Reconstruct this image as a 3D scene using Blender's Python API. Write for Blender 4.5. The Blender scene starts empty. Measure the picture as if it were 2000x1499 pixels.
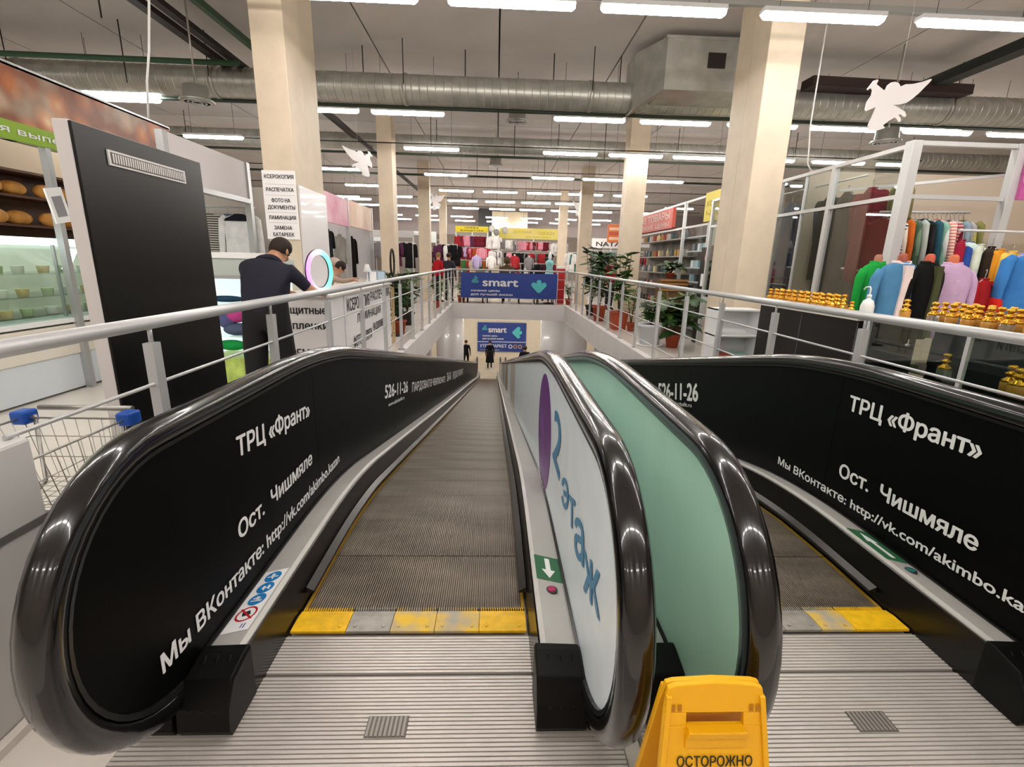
import bpy, math, random
from mathutils import Vector, Matrix
random.seed(7)
S = bpy.context.scene
COL = S.collection
PI = math.pi
# ---------------------------------------------------------------- camera
FPX, PITCH, YAW, ROLL = 934.5, 0.24964, 0.03869, -0.025388
CAM = Vector((0, 0, 1.5))
_cp, _sp, _cy, _sy = math.cos(PITCH), math.sin(PITCH), math.cos(YAW), math.sin(YAW)
FWD = Vector((_sy*_cp, _cy*_cp, -_sp)); _rt = Vector((_cy, -_sy, 0)); _dn = FWD.cross(_rt)
RIGHT = math.cos(ROLL)*_rt + math.sin(ROLL)*_dn
DOWN = -math.sin(ROLL)*_rt + math.cos(ROLL)*_dn
cam = bpy.data.cameras.new('camera'); co = bpy.data.objects.new('camera', cam); COL.objects.link(co)
cam.sensor_width = 36; cam.lens = 36*FPX/2000; cam.clip_start = .02; cam.clip_end = 200
m = Matrix.Identity(4)
for i, v in enumerate((RIGHT, -DOWN, -FWD)):
    for j in range(3): m[j][i] = v[j]
m.translation = CAM; co.matrix_world = m
S.camera = co
# ---------------------------------------------------------------- world, exposure
w = bpy.data.worlds.new('world'); S.world = w; w.use_nodes = True
w.node_tree.nodes['Background'].inputs[0].default_value = (.75, .8, .9, 1)
w.node_tree.nodes['Background'].inputs[1].default_value = .4
vs = S.view_settings; vs.view_transform = 'Standard'; vs.look = 'None'; vs.gamma = 1; vs.exposure = 0.0
vs.use_curve_mapping = False
LAMP_POWER = 44.0

def at(x, y, ax, val):
    """world point seen at photo pixel (x, y) on the plane axis ax = val; used to read real positions"""
    r = RIGHT*((x-1000)/FPX) + DOWN*((y-749.5)/FPX) + FWD
    t = (val - CAM[ax])/r[ax]
    return CAM + r*t
# ---------------------------------------------------------------- materials
def lin(h):
    if isinstance(h, (tuple, list)): return tuple(h)+(1,)
    h = h.lstrip('#'); o = []
    for i in (0, 2, 4):
        c = int(h[i:i+2], 16)/255
        o.append(c/12.92 if c <= .04045 else ((c+.055)/1.055)**2.4)
    return tuple(o)+(1,)
MATS = {}
def M(name, col='#808080', rough=.5, metal=0, emit=0, var=0, scale=8, bump=0, bscale=60, trans=0, alpha=1, coat=0, ior=1.45, col2=None, stretch=None, spec=.5):
    if name in MATS: return MATS[name]
    mt = bpy.data.materials.new(name); mt.use_nodes = True; nt = mt.node_tree; b = nt.nodes['Principled BSDF']
    c = lin(col); b.inputs['Base Color'].default_value = c; b.inputs['Roughness'].default_value = rough
    b.inputs['Metallic'].default_value = metal; b.inputs['IOR'].default_value = ior
    b.inputs['Specular IOR Level'].default_value = spec
    if emit: b.inputs['Emission Color'].default_value = c; b.inputs['Emission Strength'].default_value = emit
    if trans: b.inputs['Transmission Weight'].default_value = trans
    if alpha < 1: b.inputs['Alpha'].default_value = alpha
    if coat: b.inputs['Coat Weight'].default_value = coat; b.inputs['Coat Roughness'].default_value = .05
    tc = nt.nodes.new('ShaderNodeTexCoord'); mp = nt.nodes.new('ShaderNodeMapping')
    nt.links.new(tc.outputs['Object'], mp.inputs[0])
    if stretch: mp.inputs['Scale'].default_value = stretch
    if var or col2:
        n = nt.nodes.new('ShaderNodeTexNoise'); n.inputs['Scale'].default_value = scale; n.inputs['Detail'].default_value = 5
        nt.links.new(mp.outputs[0], n.inputs['Vector'])
        r = nt.nodes.new('ShaderNodeValToRGB')
        d = lin(col2) if col2 else tuple(max(0, x*(1-var)) for x in c[:3])+(1,)
        e = c if col2 else tuple(min(1, x*(1+var)) for x in c[:3])+(1,)
        r.color_ramp.elements[0].position = .35; r.color_ramp.elements[1].position = .65
        r.color_ramp.elements[0].color = d; r.color_ramp.elements[1].color = e
        nt.links.new(n.outputs['Fac'], r.inputs[0]); nt.links.new(r.outputs[0], b.inputs['Base Color'])
        if emit: nt.links.new(r.outputs[0], b.inputs['Emission Color'])
    if bump:
        n2 = nt.nodes.new('ShaderNodeTexNoise'); n2.inputs['Scale'].default_value = bscale
        nt.links.new(mp.outputs[0], n2.inputs['Vector'])
        bp = nt.nodes.new('ShaderNodeBump'); bp.inputs['Strength'].default_value = bump; bp.inputs['Distance'].default_value = .01
        nt.links.new(n2.outputs['Fac'], bp.inputs['Height']); nt.links.new(bp.outputs[0], b.inputs['Normal'])
    MATS[name] = mt
    return mt
def stripes(name, c1, c2, freq, axis=2, rough=.8):
    if name in MATS: return MATS[name]
    mt = M(name, c1, rough); nt = mt.node_tree; b = nt.nodes['Principled BSDF']
    tc = nt.nodes.new('ShaderNodeTexCoord'); sx = nt.nodes.new('ShaderNodeSeparateXYZ'); nt.links.new(tc.outputs['Object'], sx.inputs[0])
    mu = nt.nodes.new('ShaderNodeMath'); mu.operation = 'MULTIPLY'; mu.inputs[1].default_value = freq
    fr = nt.nodes.new('ShaderNodeMath'); fr.operation = 'FRACT'; gt = nt.nodes.new('ShaderNodeMath'); gt.operation = 'GREATER_THAN'; gt.inputs[1].default_value = .5
    nt.links.new(sx.outputs[axis], mu.inputs[0]); nt.links.new(mu.outputs[0], fr.inputs[0]); nt.links.new(fr.outputs[0], gt.inputs[0])
    mx = nt.nodes.new('ShaderNodeMix'); mx.data_type = 'RGBA'; mx.inputs['A'].default_value = lin(c1); mx.inputs['B'].default_value = lin(c2)
    nt.links.new(gt.outputs[0], mx.inputs['Factor']); nt.links.new(mx.outputs['Result'], b.inputs['Base Color'])
    return mt
# ---------------------------------------------------------------- mesh building
class MB:
    def __init__(s): s.v = []; s.f = []; s.m = []; s.s = []
    def face(s, idx, mi=0, sm=False): s.f.append(tuple(idx)); s.m.append(mi); s.s.append(sm)
    def box(s, a, b, mi=0):
        x0, y0, z0 = a; x1, y1, z1 = b
        x0, x1 = min(x0, x1), max(x0, x1); y0, y1 = min(y0, y1), max(y0, y1); z0, z1 = min(z0, z1), max(z0, z1)
        n = len(s.v); s.v += [(x0,y0,z0),(x1,y0,z0),(x1,y1,z0),(x0,y1,z0),(x0,y0,z1),(x1,y0,z1),(x1,y1,z1),(x0,y1,z1)]
        for q in ((0,3,2,1),(4,5,6,7),(0,1,5,4),(1,2,6,5),(2,3,7,6),(3,0,4,7)): s.face([n+i for i in q], mi)
        return s
    def rings(s, rs, mi=0, closed=True, caps=True, sm=True, loop=False):
        n0 = len(s.v); k = len(rs[0])
        for r in rs: s.v += [tuple(p) for p in r]
        N = len(rs)
        for i in range(N if loop else N-1):
            a = n0+i*k; b = n0+((i+1) % N)*k
            for j in range(k if closed else k-1):
                j2 = (j+1) % k; s.face((a+j, a+j2, b+j2, b+j), mi, sm)
        if caps and closed and not loop:
            s.face([n0+j for j in range(k)][::-1], mi); s.face([n0+(N-1)*k+j for j in range(k)], mi)
        return s
    def tube(s, pts, r, n=8, mi=0, caps=True):
        pts = [Vector(p) for p in pts]; rs = []; N = len(pts)
        rr = r if isinstance(r, (list, tuple)) else [r]*N
        up = None
        for i, p in enumerate(pts):
            t = (pts[min(i+1, N-1)]-pts[max(i-1, 0)]).normalized()
            if up is None: up = t.orthogonal().normalized()
            a = (up - t*up.dot(t)).normalized(); up = a; b = t.cross(a)
            rs.append([p+(a*math.cos(2*PI*j/n)+b*math.sin(2*PI*j/n))*rr[i] for j in range(n)])
        return s.rings(rs, mi, caps=caps)
    def bar(s, a, b, w, h, mi=0):
        a = Vector(a); b = Vector(b); t = (b-a).normalized()
        u = Vector((0,0,1)) if abs(t.z) < .9 else Vector((0,1,0))
        x = t.cross(u).normalized(); y = x.cross(t).normalized()
        q = [(-w/2,-h/2),(w/2,-h/2),(w/2,h/2),(-w/2,h/2)]
        return s.rings([[p+x*c+y*d for c, d in q] for p in (a, b)], mi, sm=False)
    def lathe(s, prof, c=(0,0,0), n=14, mi=0, sm=True, caps=True):
        return s.rings([[(c[0]+r*math.cos(2*PI*j/n), c[1]+r*math.sin(2*PI*j/n), c[2]+z) for j in range(n)] for r, z in prof], mi, sm=sm, caps=caps)
    def prism(s, poly, vec, mi=0, sm=False):
        vec = Vector(vec); poly = [Vector(p) for p in poly]; n = len(s.v); k = len(poly)
        s.v += [tuple(p) for p in poly]+[tuple(p+vec) for p in poly]
        s.face([n+i for i in range(k)][::-1], mi); s.face([n+k+i for i in range(k)], mi)
        for i in range(k): j = (i+1) % k; s.face((n+i, n+j, n+k+j, n+k+i), mi, sm)
        return s
    def quad(s, a, b, c, d, mi=0):
        n = len(s.v); s.v += [tuple(a), tuple(b), tuple(c), tuple(d)]; s.face((n, n+1, n+2, n+3), mi); return s
    def ball(s, c, r, mi=0, n=10, k=7):
        rx, ry, rz = r if isinstance(r, (tuple, list)) else (r, r, r)
        return s.rings([[(c[0]+rx*math.sin(PI*(i+.02)/(k+.04))*math.cos(2*PI*j/n), c[1]+ry*math.sin(PI*(i+.02)/(k+.04))*math.sin(2*PI*j/n), c[2]-rz*math.cos(PI*(i+.02)/(k+.04))) for j in range(n)] for i in range(k+1)], mi)
    def mesh(s, name, mats):
        me = bpy.data.meshes.new(name); me.from_pydata(s.v, [], s.f)
        for mt in (mats if isinstance(mats, (list, tuple)) else [mats]): me.materials.append(mt)
        me.polygons.foreach_set('material_index', s.m); me.polygons.foreach_set('use_smooth', s.s)
        me.update(); return me
    def build(s, name, mats, parent=None, bevel=0, seg=2, fix=True):
        me = s.mesh(name, mats)
        if fix:
            import bmesh
            bm = bmesh.new(); bm.from_mesh(me); bmesh.ops.recalc_face_normals(bm, faces=bm.faces); bm.to_mesh(me); bm.free()
        return put(name, me, parent, bevel, seg)
def put(name, me, parent=None, bevel=0, seg=2):
    o = bpy.data.objects.new(name, me); COL.objects.link(o)
    if parent: o.parent = parent
    if bevel:
        b = o.modifiers.new('bevel', 'BEVEL'); b.width = bevel; b.segments = seg; b.limit_method = 'ANGLE'; b.angle_limit = .6
    return o
def tag(o, label=None, cat=None, group=None, kind=None):
    if label: o['label'] = label
    if cat: o['category'] = cat
    if group: o['group'] = group
    if kind: o['kind'] = kind
    return o
def empty(name, label, cat, loc=(0,0,0), rz=0, group=None, kind=None):
    o = bpy.data.objects.new(name, None); COL.objects.link(o); o.location = loc; o.rotation_euler = (0, 0, rz)
    o.empty_display_size = .1
    return tag(o, label, cat, group, kind)
def kids(o): return [c for c in bpy.data.objects if c.parent == o]
def copy_tree(o, label=None, group=None, loc=None, rz=None, scale=None, tree=None):
    c = o.copy(); COL.objects.link(c)
    if loc is not None: c.location = loc
    if rz is not None: c.rotation_euler = (0, 0, rz)
    if scale is not None: c.scale = (scale,)*3 if not isinstance(scale, tuple) else scale
    if label: c['label'] = label
    if group: c['group'] = group
    for ch in (tree if tree is not None else kids(o)):
        d = ch.copy(); COL.objects.link(d); d.parent = c
    return c
def own_mat(o, mt, slot=0):
    o.material_slots[slot].link = 'OBJECT'; o.material_slots[slot].material = mt
import numpy as np
from mathutils.geometry import delaunay_2d_cdt
GLY = {}
def glyph_mesh(body, spacing):
    """outline loops of the built-in font, filled by winding number (its own fill breaks on overlapping strokes)"""
    if (body, spacing) in GLY: return GLY[(body, spacing)]
    cu = bpy.data.curves.new('t', 'FONT'); cu.body = body; cu.size = 1; cu.resolution_u = 4; cu.fill_mode = 'NONE'; cu.space_character = spacing
    t = bpy.data.objects.new('t', cu); COL.objects.link(t)
    dg = bpy.context.evaluated_depsgraph_get(); me = bpy.data.meshes.new_from_object(t.evaluated_get(dg))
    bpy.data.objects.remove(t); bpy.data.curves.remove(cu)
    P = [Vector((v.co.x, v.co.y)) for v in me.vertices]; E = [tuple(e.vertices) for e in me.edges]
    nb = {}
    for i, j in E: nb.setdefault(i, []).append(j); nb.setdefault(j, []).append(i)
    seen = set(); seg = []
    for i0 in range(len(P)):
        if i0 in seen or i0 not in nb: continue
        loop = [i0]; seen.add(i0); cur = i0; nxt = i0+1 if i0+1 in nb[i0] else nb[i0][0]
        while nxt not in seen:
            loop.append(nxt); seen.add(nxt); prev, cur = cur, nxt
            c = [k for k in nb[cur] if k != prev]; 
            if not c: break
            nxt = c[0]
        seg += [(loop[k], loop[(k+1) % len(loop)]) for k in range(len(loop))]
    vs_, es, fs, _, _, _ = delaunay_2d_cdt(P, seg, [], 0, 1e-6)
    A = np.array([[P[i].x, P[i].y, P[j].x, P[j].y] for i, j in seg])
    V2 = np.array([[v.x, v.y] for v in vs_]); F = []
    cs = np.array([V2[list(f)].mean(axis=0) for f in fs])
    for c, f in zip(cs, fs):
        up = (A[:, 1] <= c[1]) & (A[:, 3] > c[1]); dn = (A[:, 1] > c[1]) & (A[:, 3] <= c[1])
        side = (A[:, 2]-A[:, 0])*(c[1]-A[:, 1])-(c[0]-A[:, 0])*(A[:, 3]-A[:, 1])
        if int((up & (side > 0)).sum())-int((dn & (side < 0)).sum()) != 0: F.append(tuple(f))
    bpy.data.meshes.remove(me); GLY[(body, spacing)] = (V2, F); return V2, F
def text(parent, body, A, B, h, mat, up=(0,0,1), normal=None, bold=.02, name='lettering', depth=.002, spacing=1.0):
    """flat printed lettering whose baseline runs from A to B, cap height h; bold repeats the strokes a hair apart"""
    V2, F = glyph_mesh(body, spacing); n = len(V2)
    A = Vector(A); B = Vector(B); u = (B-A); L = u.length; u.normalize(); up = Vector(up)
    v = (up-u*up.dot(u)).normalized(); nrm = u.cross(v); x0, x1 = V2[:, 0].min(), V2[:, 0].max()
    base = [A+u*((x-x0)/(x1-x0)*L)+v*(y/.73*h)+nrm*(depth/2) for x, y in V2]; vv = []; ff = []; d = bold*h*1.1
    for k, (a_, b_) in enumerate(((-1, 0), (1, 0), (-.5, .6), (.5, -.6), (.5, .6)) if bold > .004 else ((0, 0),)):
        vv += [q+u*(a_*d)+v*(b_*d)+nrm*(k*.00012) for q in base]; ff += [tuple(i+k*n for i in f) for f in F]
    me = bpy.data.meshes.new(name); me.from_pydata([tuple(q) for q in vv], [], ff)
    me.materials.append(mat)
    return put(name, me, parent)
def glass(name, tint='#ffffff', ior=1.6, rough=.02, body=0):
    """thin clear pane: straight-through transparency with fresnel reflections"""
    if name in MATS: return MATS[name]
    mt = bpy.data.materials.new(name); mt.use_nodes = True; nt = mt.node_tree; nt.nodes.clear()
    o = nt.nodes.new('ShaderNodeOutputMaterial'); t = nt.nodes.new('ShaderNodeBsdfTransparent'); g = nt.nodes.new('ShaderNodeBsdfGlossy'); m_ = nt.nodes.new('ShaderNodeMixShader'); f = nt.nodes.new('ShaderNodeLayerWeight'); mr_ = nt.nodes.new('ShaderNodeMapRange'); mr_.inputs['To Min'].default_value = .04+.03*(ior-1.5); mr_.inputs['To Max'].default_value = .75; pw = nt.nodes.new('ShaderNodeMath'); pw.operation = 'POWER'; pw.inputs[1].default_value = 3.0
    t.inputs[0].default_value = lin(tint); g.inputs['Roughness'].default_value = rough; f.inputs['Blend'].default_value = .5
    nt.links.new(f.outputs['Facing'], pw.inputs[0]); nt.links.new(pw.outputs[0], mr_.inputs['Value']); nt.links.new(mr_.outputs[0], m_.inputs[0]); nt.links.new(t.outputs[0], m_.inputs[1]); nt.links.new(g.outputs[0], m_.inputs[2]); nt.links.new(m_.outputs[0], o.inputs[0])
    MATS[name] = mt; return mt
# ================================================================ setting
m_floor = M('floor tile', '#e2dbd2', .16, var=.04, scale=1.5)
m_white = M('white paint', '#f0ece8', .55, var=.02)
m_fascia = M('fascia paint', '#e8e3e2', .5, var=.03, scale=2)
m_ceil = M('ceiling paint', '#c2bab4', .85, var=.05, scale=1.2)
m_wall = M('wall paint', '#b9ada2', .8, var=.05)
m_cream = M('column paint', '#dccbb3', .6, var=.05, scale=3, bump=.15, bscale=20)
m_seam = M('dark seam', '#5a5048', .9)
VX0, VX1, VY0, VY1 = -1.5, 2.5, 2.15, 17.3
mb = MB(); mb.box((-14, -5, -.53), (VX0, 44, 0)); mb.box((VX1, -5, -.53), (16, 44, 0)); mb.box((VX0, VY1, -.53), (VX1, 44, 0)); mb.box((VX0, -5, -.53), (VX1, VY0, -.03))
tag(mb.build('floor', m_floor), 'pale glossy tiled upper floor around the opening', 'floor', kind='structure')
mb = MB(); mb.box((VX0-.12, VY0, -.535), (VX0+.004, VY1+.1, .012)); mb.box((VX1-.004, VY0, -.535), (VX1+.12, VY1+.1, .012)); mb.box((VX0, VY1-.004, -.535), (VX1, VY1+.1, .012))
tag(mb.build('trim_1', m_fascia), 'white painted edge band around the floor opening', 'trim', kind='structure')
# ceiling: concrete slabs with recessed joints
ce = empty('ceiling', 'grey concrete slab ceiling above the sales hall', 'ceiling', kind='structure')
sl = MB().box((.012, .012, 4.8), (1.988, 5.988, 4.95)).mesh('slab', m_ceil)
for i in range(15):
    for j in range(8):
        o = put('slab', sl, ce); o.location = (-14+i*2, -5+j*6.1, 0); o.scale = (1, 1.014, 1)
MB().box((-14, -5, 4.96), (16, 44, 5.0)).build('slab_topping', m_seam, ce)
for nm, a, b, lb in (('wall_left', (-14.1, -5, 0), (-14, 44, 4.95), 'far left wall of the hall'), ('wall_right', (16, -5, 0), (16.1, 44, 4.95), 'far right wall of the hall'),
                 ('wall_back', (-14, 44, 0), (16, 44.1, 4.95), 'distant end wall beyond the market stalls'), ('wall_front', (-14, -5.1, 0), (16, -5, 4.95), 'wall behind the photographer')):
    tag(MB().box(a, b).build(nm, m_wall), lb, 'wall', kind='structure')
# lower storey
m_lw = M('lower wall paint', '#e9dfce', .6, var=.03)
tag(MB().box((-8, 2, -5.0), (9, 33, -4.9)).build('floor_lower', M('lower floor tile', '#d8cbb6', .3, var=.08, scale=3)), 'beige floor of the storey below at the ramp foot', 'floor', kind='structure')
tag(MB().box((-8, 32, -4.9), (9, 32.1, -.53)).build('wall_lower_back', m_lw), 'cream end wall on the storey below behind the blue sign', 'wall', kind='structure')
tag(MB().box((-8.1, 2, -4.9), (-8, 32, -.53)).build('wall_lower_left', m_lw), 'left wall on the storey below', 'wall', kind='structure')
tag(MB().box((9, 2, -4.9), (9.1, 32, -.53)).build('wall_lower_right', m_lw), 'right wall on the storey below', 'wall', kind='structure')
tag(MB().box((-8, 1.9, -4.9), (9, 2, -.53)).build('wall_lower_front', m_lw), 'wall beneath the landing on the storey below', 'wall', kind='structure')
m_gloss = M('glossy white panel', '#f3f0f2', .25, coat=.4)
m_mauve = M('mauve panel', '#a79aa6', .5)
for i, (x0, x1, y0, mt, lb) in enumerate(((-2.75, -1.5, 22.5, m_gloss, 'glossy white cladding left of the lower blue sign'), (2.2, 4.4, 22.5, m_gloss, 'glossy white cladding right of the lower blue sign'),
                              (-4.6, -2.8, 20.5, m_mauve, 'mauve wall panel below the left edge of the opening'), (4.45, 6.6, 20.5, m_mauve, 'mauve wall panel below the right edge of the opening'))):
    b = MB(); n = 16
    # gently fluted front so that it catches the light in vertical bands
    prof = [(x0+(x1-x0)*k/n, y0-.10*abs(math.sin(PI*2*k/n))) for k in range(n+1)]
    b.prism([(x, y, -4.9) for x, y in prof]+[(x1, y0+.5, -4.9), (x0, y0+.5, -4.9)], (0, 0, 4.36), sm=True)
    tag(b.build('wall_panel', mt), lb, 'wall panel', kind='structure')
# columns
def column(name, x0, x1, y0, y1, label, double=True):
    c = empty(name, label, 'column', ((x0+x1)/2, y0, 0), kind='structure')
    X0, X1 = x0-c.location.x, x1-c.location.x; D = y1-y0
    if double:
        MB().box((X0, 0, 0), (X1, D/2-.012, 4.82)).build('shaft', m_cream, c, .008)
        MB().box((X0+.012, D/2+.012, 0), (X1-.012, D, 4.82)).build('shaft', m_cream, c, .008)
        MB().box((X0+.03, D/2-.012, 0), (X1-.03, D/2+.012, 4.82)).build('joint', m_seam, c)
    else: MB().box((X0, 0, 0), (X1, D, 4.82)).build('shaft', m_cream, c, .008)
    return c
column('column', -2.77, -2.40, 6.2, 7.2, 'cream double column behind the white copy shop counter')
column('column', 3.2, 3.62, 6.4, 7.25, 'cream double column beside the white shelf unit')
column('column', -2.76, -2.42, 12, 12.45, 'second cream column from the camera, left side', False)
column('column', 3.06, 3.52, 12, 12.45, 'second cream column from the camera, right side, behind the plants', False)
column('column', -2.78, -2.38, 18, 18.4, 'third cream column from the camera, left side', False)
column('column', 3.0, 3.44, 18, 18.4, 'third cream column from the camera, right side', False)
column('column', -2.73, -2.4, 24, 24.4, 'fourth cream column from the camera, left side', False)
column('column', 3.0, 3.4, 24, 24.4, 'fourth cream column from the camera, right side', False)
# ================================================================ ceiling lamps
m_tube = M('lamp diffuser', (1, .958, .91), .4, emit=LAMP_POWER)
m_tubec = M('cool lamp diffuser', (.90, .97, 1), .4, emit=LAMP_POWER)
m_house = M('lamp housing', '#d8d8d8', .4)
LZ = 3.95
def lamp_proto(mt):
    o = bpy.data.objects.new('ceiling_lamp', None); COL.objects.link(o); o['category'] = 'ceiling lamp'
    L = .62; b = MB(); rs = []
    for x in (-L, -L+.03, L-.03, L):
        s = .6 if abs(x) == L else 1
        rs.append([(x, .055*s*math.cos(PI+PI*k/8), .055*s*math.sin(PI+PI*k/8)) for k in range(9)])
    b.rings(rs, 0); b.build('diffuser', mt, o)
    b = MB(); b.box((-L, -.058, .0), (L, .058, .04)); b.build('housing', m_house, o)
    for x in (-.45, .45): MB().tube([(x, 0, .04), (x, 0, 4.8-LZ)], .004, 5).build('suspension_wire', M('wire', '#6a6460', .6), o)
    return o
lampW = lamp_proto(m_tube); lampC = lamp_proto(m_tubec)
TW, TC = kids(lampW), kids(lampC)
rows = [  # (photo y at x=1000, [x centres as read], cool?)
 [(1297,16,0),(1605,33,0),(1910,45,1),(690,-8,0),(1000,2,0)],
 [(792,211,0),(1151,233,0),(1318,239,0),(1490,244,0),(1651,250,1),(1830,257,0),(1995,263,0),(620,205,0)],
 [(842,288,0),(1111,303,0),(1242,303,0),(1368,307,0),(1626,320,0),(665,329,0),(1500,312,0)],
 [(870,339,0),(1080,347,0),(1179,350,0),(1292,355,0),(710,361,0)],
 [(891,371,0),(977,374,0),(1063,377,0),(1143,380,0),(1232,382,0),(672,383,0),(775,383,0)],
 [(903,391,0),(977,394,0),(1047,396,0),(1114,397,0),(1187,399,0),(715,399,0),(789,401,0)],
 [(910,407,0),(981,408,0),(1040,410,0),(1101,412,0),(1172,413,0),(1250,415,0),(840,405,0)]]
NTH = ['nearest', 'second', 'third', 'fourth', 'fifth', 'sixth', 'seventh']
CNT = ['first', 'second', 'third', 'fourth', 'fifth', 'sixth', 'seventh', 'eighth', 'ninth']
first = True
def lamp(x, y, label, cool=False, group='tube lamps over the hall'):
    o = copy_tree(lampC if cool else lampW, label, group, (x, y, LZ), tree=TC if cool else TW)
    o.name = 'ceiling_lamp'; return o
for i, r in enumerate(rows):
    pts = sorted([(at(x, y, 2, LZ), c) for x, y, c in r], key=lambda t: t[0].x)
    ys = sorted(p.y for p, c in pts); Y = ys[len(ys)//2]
    for k, (p, c) in enumerate(pts):
        lamp(p.x, Y if abs(p.y-Y) < 1.2 else p.y, f'white tube lamp, {CNT[k]} from the left in the {NTH[i]} lamp row', bool(c))
pts = [(235,184,1,'bright tube lamp above the bread banner at left'), (417,266,1,'bright tube lamp above the pale panel left of the column')]
for x, y, c, lb in pts: p = at(x, y, 2, LZ); lamp(p.x, p.y, lb, True)
# unseen lamps added behind and beside the camera to light near things
k = 0
for Y in (2.4, -.8, -3.9):
    for X in ([-7.0+1.55*q for q in range(10)] if Y > -2 else (-8, -4.6, -1.5, 1.5, 4.6, 8)):
        lamp(X, Y, 'added white tube lamp outside the picture above the camera')
for (X, Y) in ((-9, 9), (-6.2, 9), (-9, 15), (-6, 15), (-9, 22), (-6, 22), (7.5, 9), (10.5, 9), (8, 15), (11, 15), (8, 22), (11, 22), (-10, 5.5), (9, 5.5)):
    lamp(X, Y, 'white tube lamp over the side aisles')
for i, Y in enumerate((29, 32, 35.5, 39)):
    for k2, X in enumerate((-6, -4, -2, 0, 2, 4, 6, 8)):
        lamp(X, Y, f'small distant tube lamp, {CNT[k2]} from the left in the {["eighth","ninth","tenth","eleventh"][i]} row')
for o in TW+TC+[lampW, lampC]: bpy.data.objects.remove(o)
# unseen lamps added under the slab to light the lower storey
lm = MB()
lb_ = MB().box((-.6, -.05, -.05), (.6, .05, 0)).mesh('lamp', M('added lower lamp diffuser', (1, .95, .87), .4, emit=LAMP_POWER*1.6))
for i, (X, Y) in enumerate(((-.8, 20), (1.6, 20), (-.8, 24), (1.6, 24), (-.8, 28), (1.8, 28), (-4, 24), (5, 24), (-4, 29), (5, 29))):
    o = put('ceiling_lamp', lb_); o.location = (X, Y, -.55); tag(o, 'added unseen tube lamp under the floor slab of the storey below', 'ceiling lamp', 'added tube lamps of the lower storey')
# ================================================================ moving walkways
A12 = math.radians(12); RA = 1.1/math.sin(A12); DROP = RA*(1-math.cos(A12)); SL = math.tan(A12)
YB = 3.3+(4.9-2*DROP)/SL       # end of the straight slope
def zb(y):
    if y <= 2.2: return 0
    if y <= 3.3: return -(RA-math.sqrt(RA*RA-(y-2.2)**2))
    if y <= YB: return -DROP-(y-3.3)*SL
    if y <= YB+1.1: return -4.9+(RA-math.sqrt(RA*RA-(YB+1.1-y)**2))
    return -4.9
YE = YB+1.1; NC, NR = 1.345, .43; NE = YE+.85
def ys_between(a, b, n=None):
    s = [a]
    for k in range(0, 13):
        for base in (2.2, YB):
            y = base+1.1*k/12
            if a < y < b: s.append(y)
    for y in (NC, 5, 8, 11, 14, 17, 20, 23):
        if a < y < b: s.append(y)
    s.append(b); return sorted(set(s))
def rail_path(off):
    """handrail rim in (y, z), offset outwards by off"""
    R = NR+off; p = [(1.6, .55-R), (1.45, .55-R)]
    for k in range(0, 25):
        a = -PI/2-PI*k/24; p.append((NC+R*math.cos(a), .55+R*math.sin(a)))
    for y in ys_between(NC+.2, NE): p.append((y, zb(y)+.98+off))
    for k in range(0, 25):
        a = PI/2-PI*k/24; p.append((NE+R*math.cos(a), -4.9+.55+R*math.sin(a)))
    p.append((NE-.2, -4.9+.55-R)); return p
m_rub = M('handrail rubber', '#0b0b0c', .2, coat=.55)
m_blk = M('black film', '#050505', .45, spec=.09)
m_blkcap = M('black plastic cap', '#0b0a0a', .42, spec=.2)
m_skirt = M('black skirt', '#0b0a0a', .25)
m_steel = M('brushed steel', '#a8a6a4', .34, metal=.5, var=.06, scale=3, bump=.05, bscale=200)
m_deck = M('grey deck', '#bdbbb6', .42, metal=.15, var=.05, scale=4)
m_plate = M('ribbed aluminium', '#cbc4be', .36, metal=.35, var=.07, scale=2.5, bump=.08, bscale=90)
m_groove = M('groove grey', '#8f8984', .6, metal=.2)  # darker grey between the ribs of the landing plates
m_yel = M('comb yellow', '#f0bd12', .45, var=.10, scale=25)
m_yelw = M('worn comb yellow', '#e8bd2a', .45, col2='#a8a294', scale=9)
m_comb = M('worn comb grey', '#a49f97', .4, metal=.4, var=.12, scale=20)
m_belt = M('pallet metal', '#8f8375', .45, metal=.25, col2='#685d51', scale=1.6, stretch=(1, 3.5, 1))
m_txt = M('white vinyl letters', '#e4e4e4', .5)
m_blue = M('panel print', '#e6f1f6', .35, var=.03)
m_green = M('frosted green glass', '#c3ecd6', col2='#b9e2cc', scale=2, rough=.4)
def path3(pts, x): return [(x, y, z) for y, z in pts]
def sweep(prof_fn, ys):
    """ring per y; prof_fn(y) -> [(x, z)] """
    return [[(x, y, z) for x, z in prof_fn(y)] for y in ys]
ribp = MB(); W = .468; n = 92
ribp.box((-.483, 0, -.03), (.483, .396, -.012), 0)
for i in range(n):
    x = -W+2*W*(i+.5)/n; t = W/n*.55
    k = len(ribp.v); ribp.v += [(x-t, .003, -.012), (x-t, .003, 0), (x+t, .003, 0), (x+t, .003, -.012), (x-t, .393, -.012), (x-t, .393, 0), (x+t, .393, 0), (x+t, .393, -.012)]
    for q in ((0, 1, 5, 4), (1, 2, 6, 5), (2, 3, 7, 6), (0, 3, 2, 1), (4, 5, 6, 7)): ribp.face([k+a for a in q], 0)
ribp.box((-.484, .002, -.012), (-.470, .394, .002), 1); ribp.box((.470, .002, -.012), (.484, .394, .002), 1)
pallet = ribp.mesh('pallet', [m_belt, M('worn edge yellow', '#a37e22', .6)])
def landing_mesh(x0, x1, y0, y1):
    b = MB(); b.box((x0, y0, -.03), (x1, y1, -.006), 1); p = .015; k = int((y1-y0)/p)
    for i in range(k):
        y = y0+i*p; b.box((x0+.006, y+.003, -.006), (x1-.006, y+.0135, 0), 0)
    return b
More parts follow.
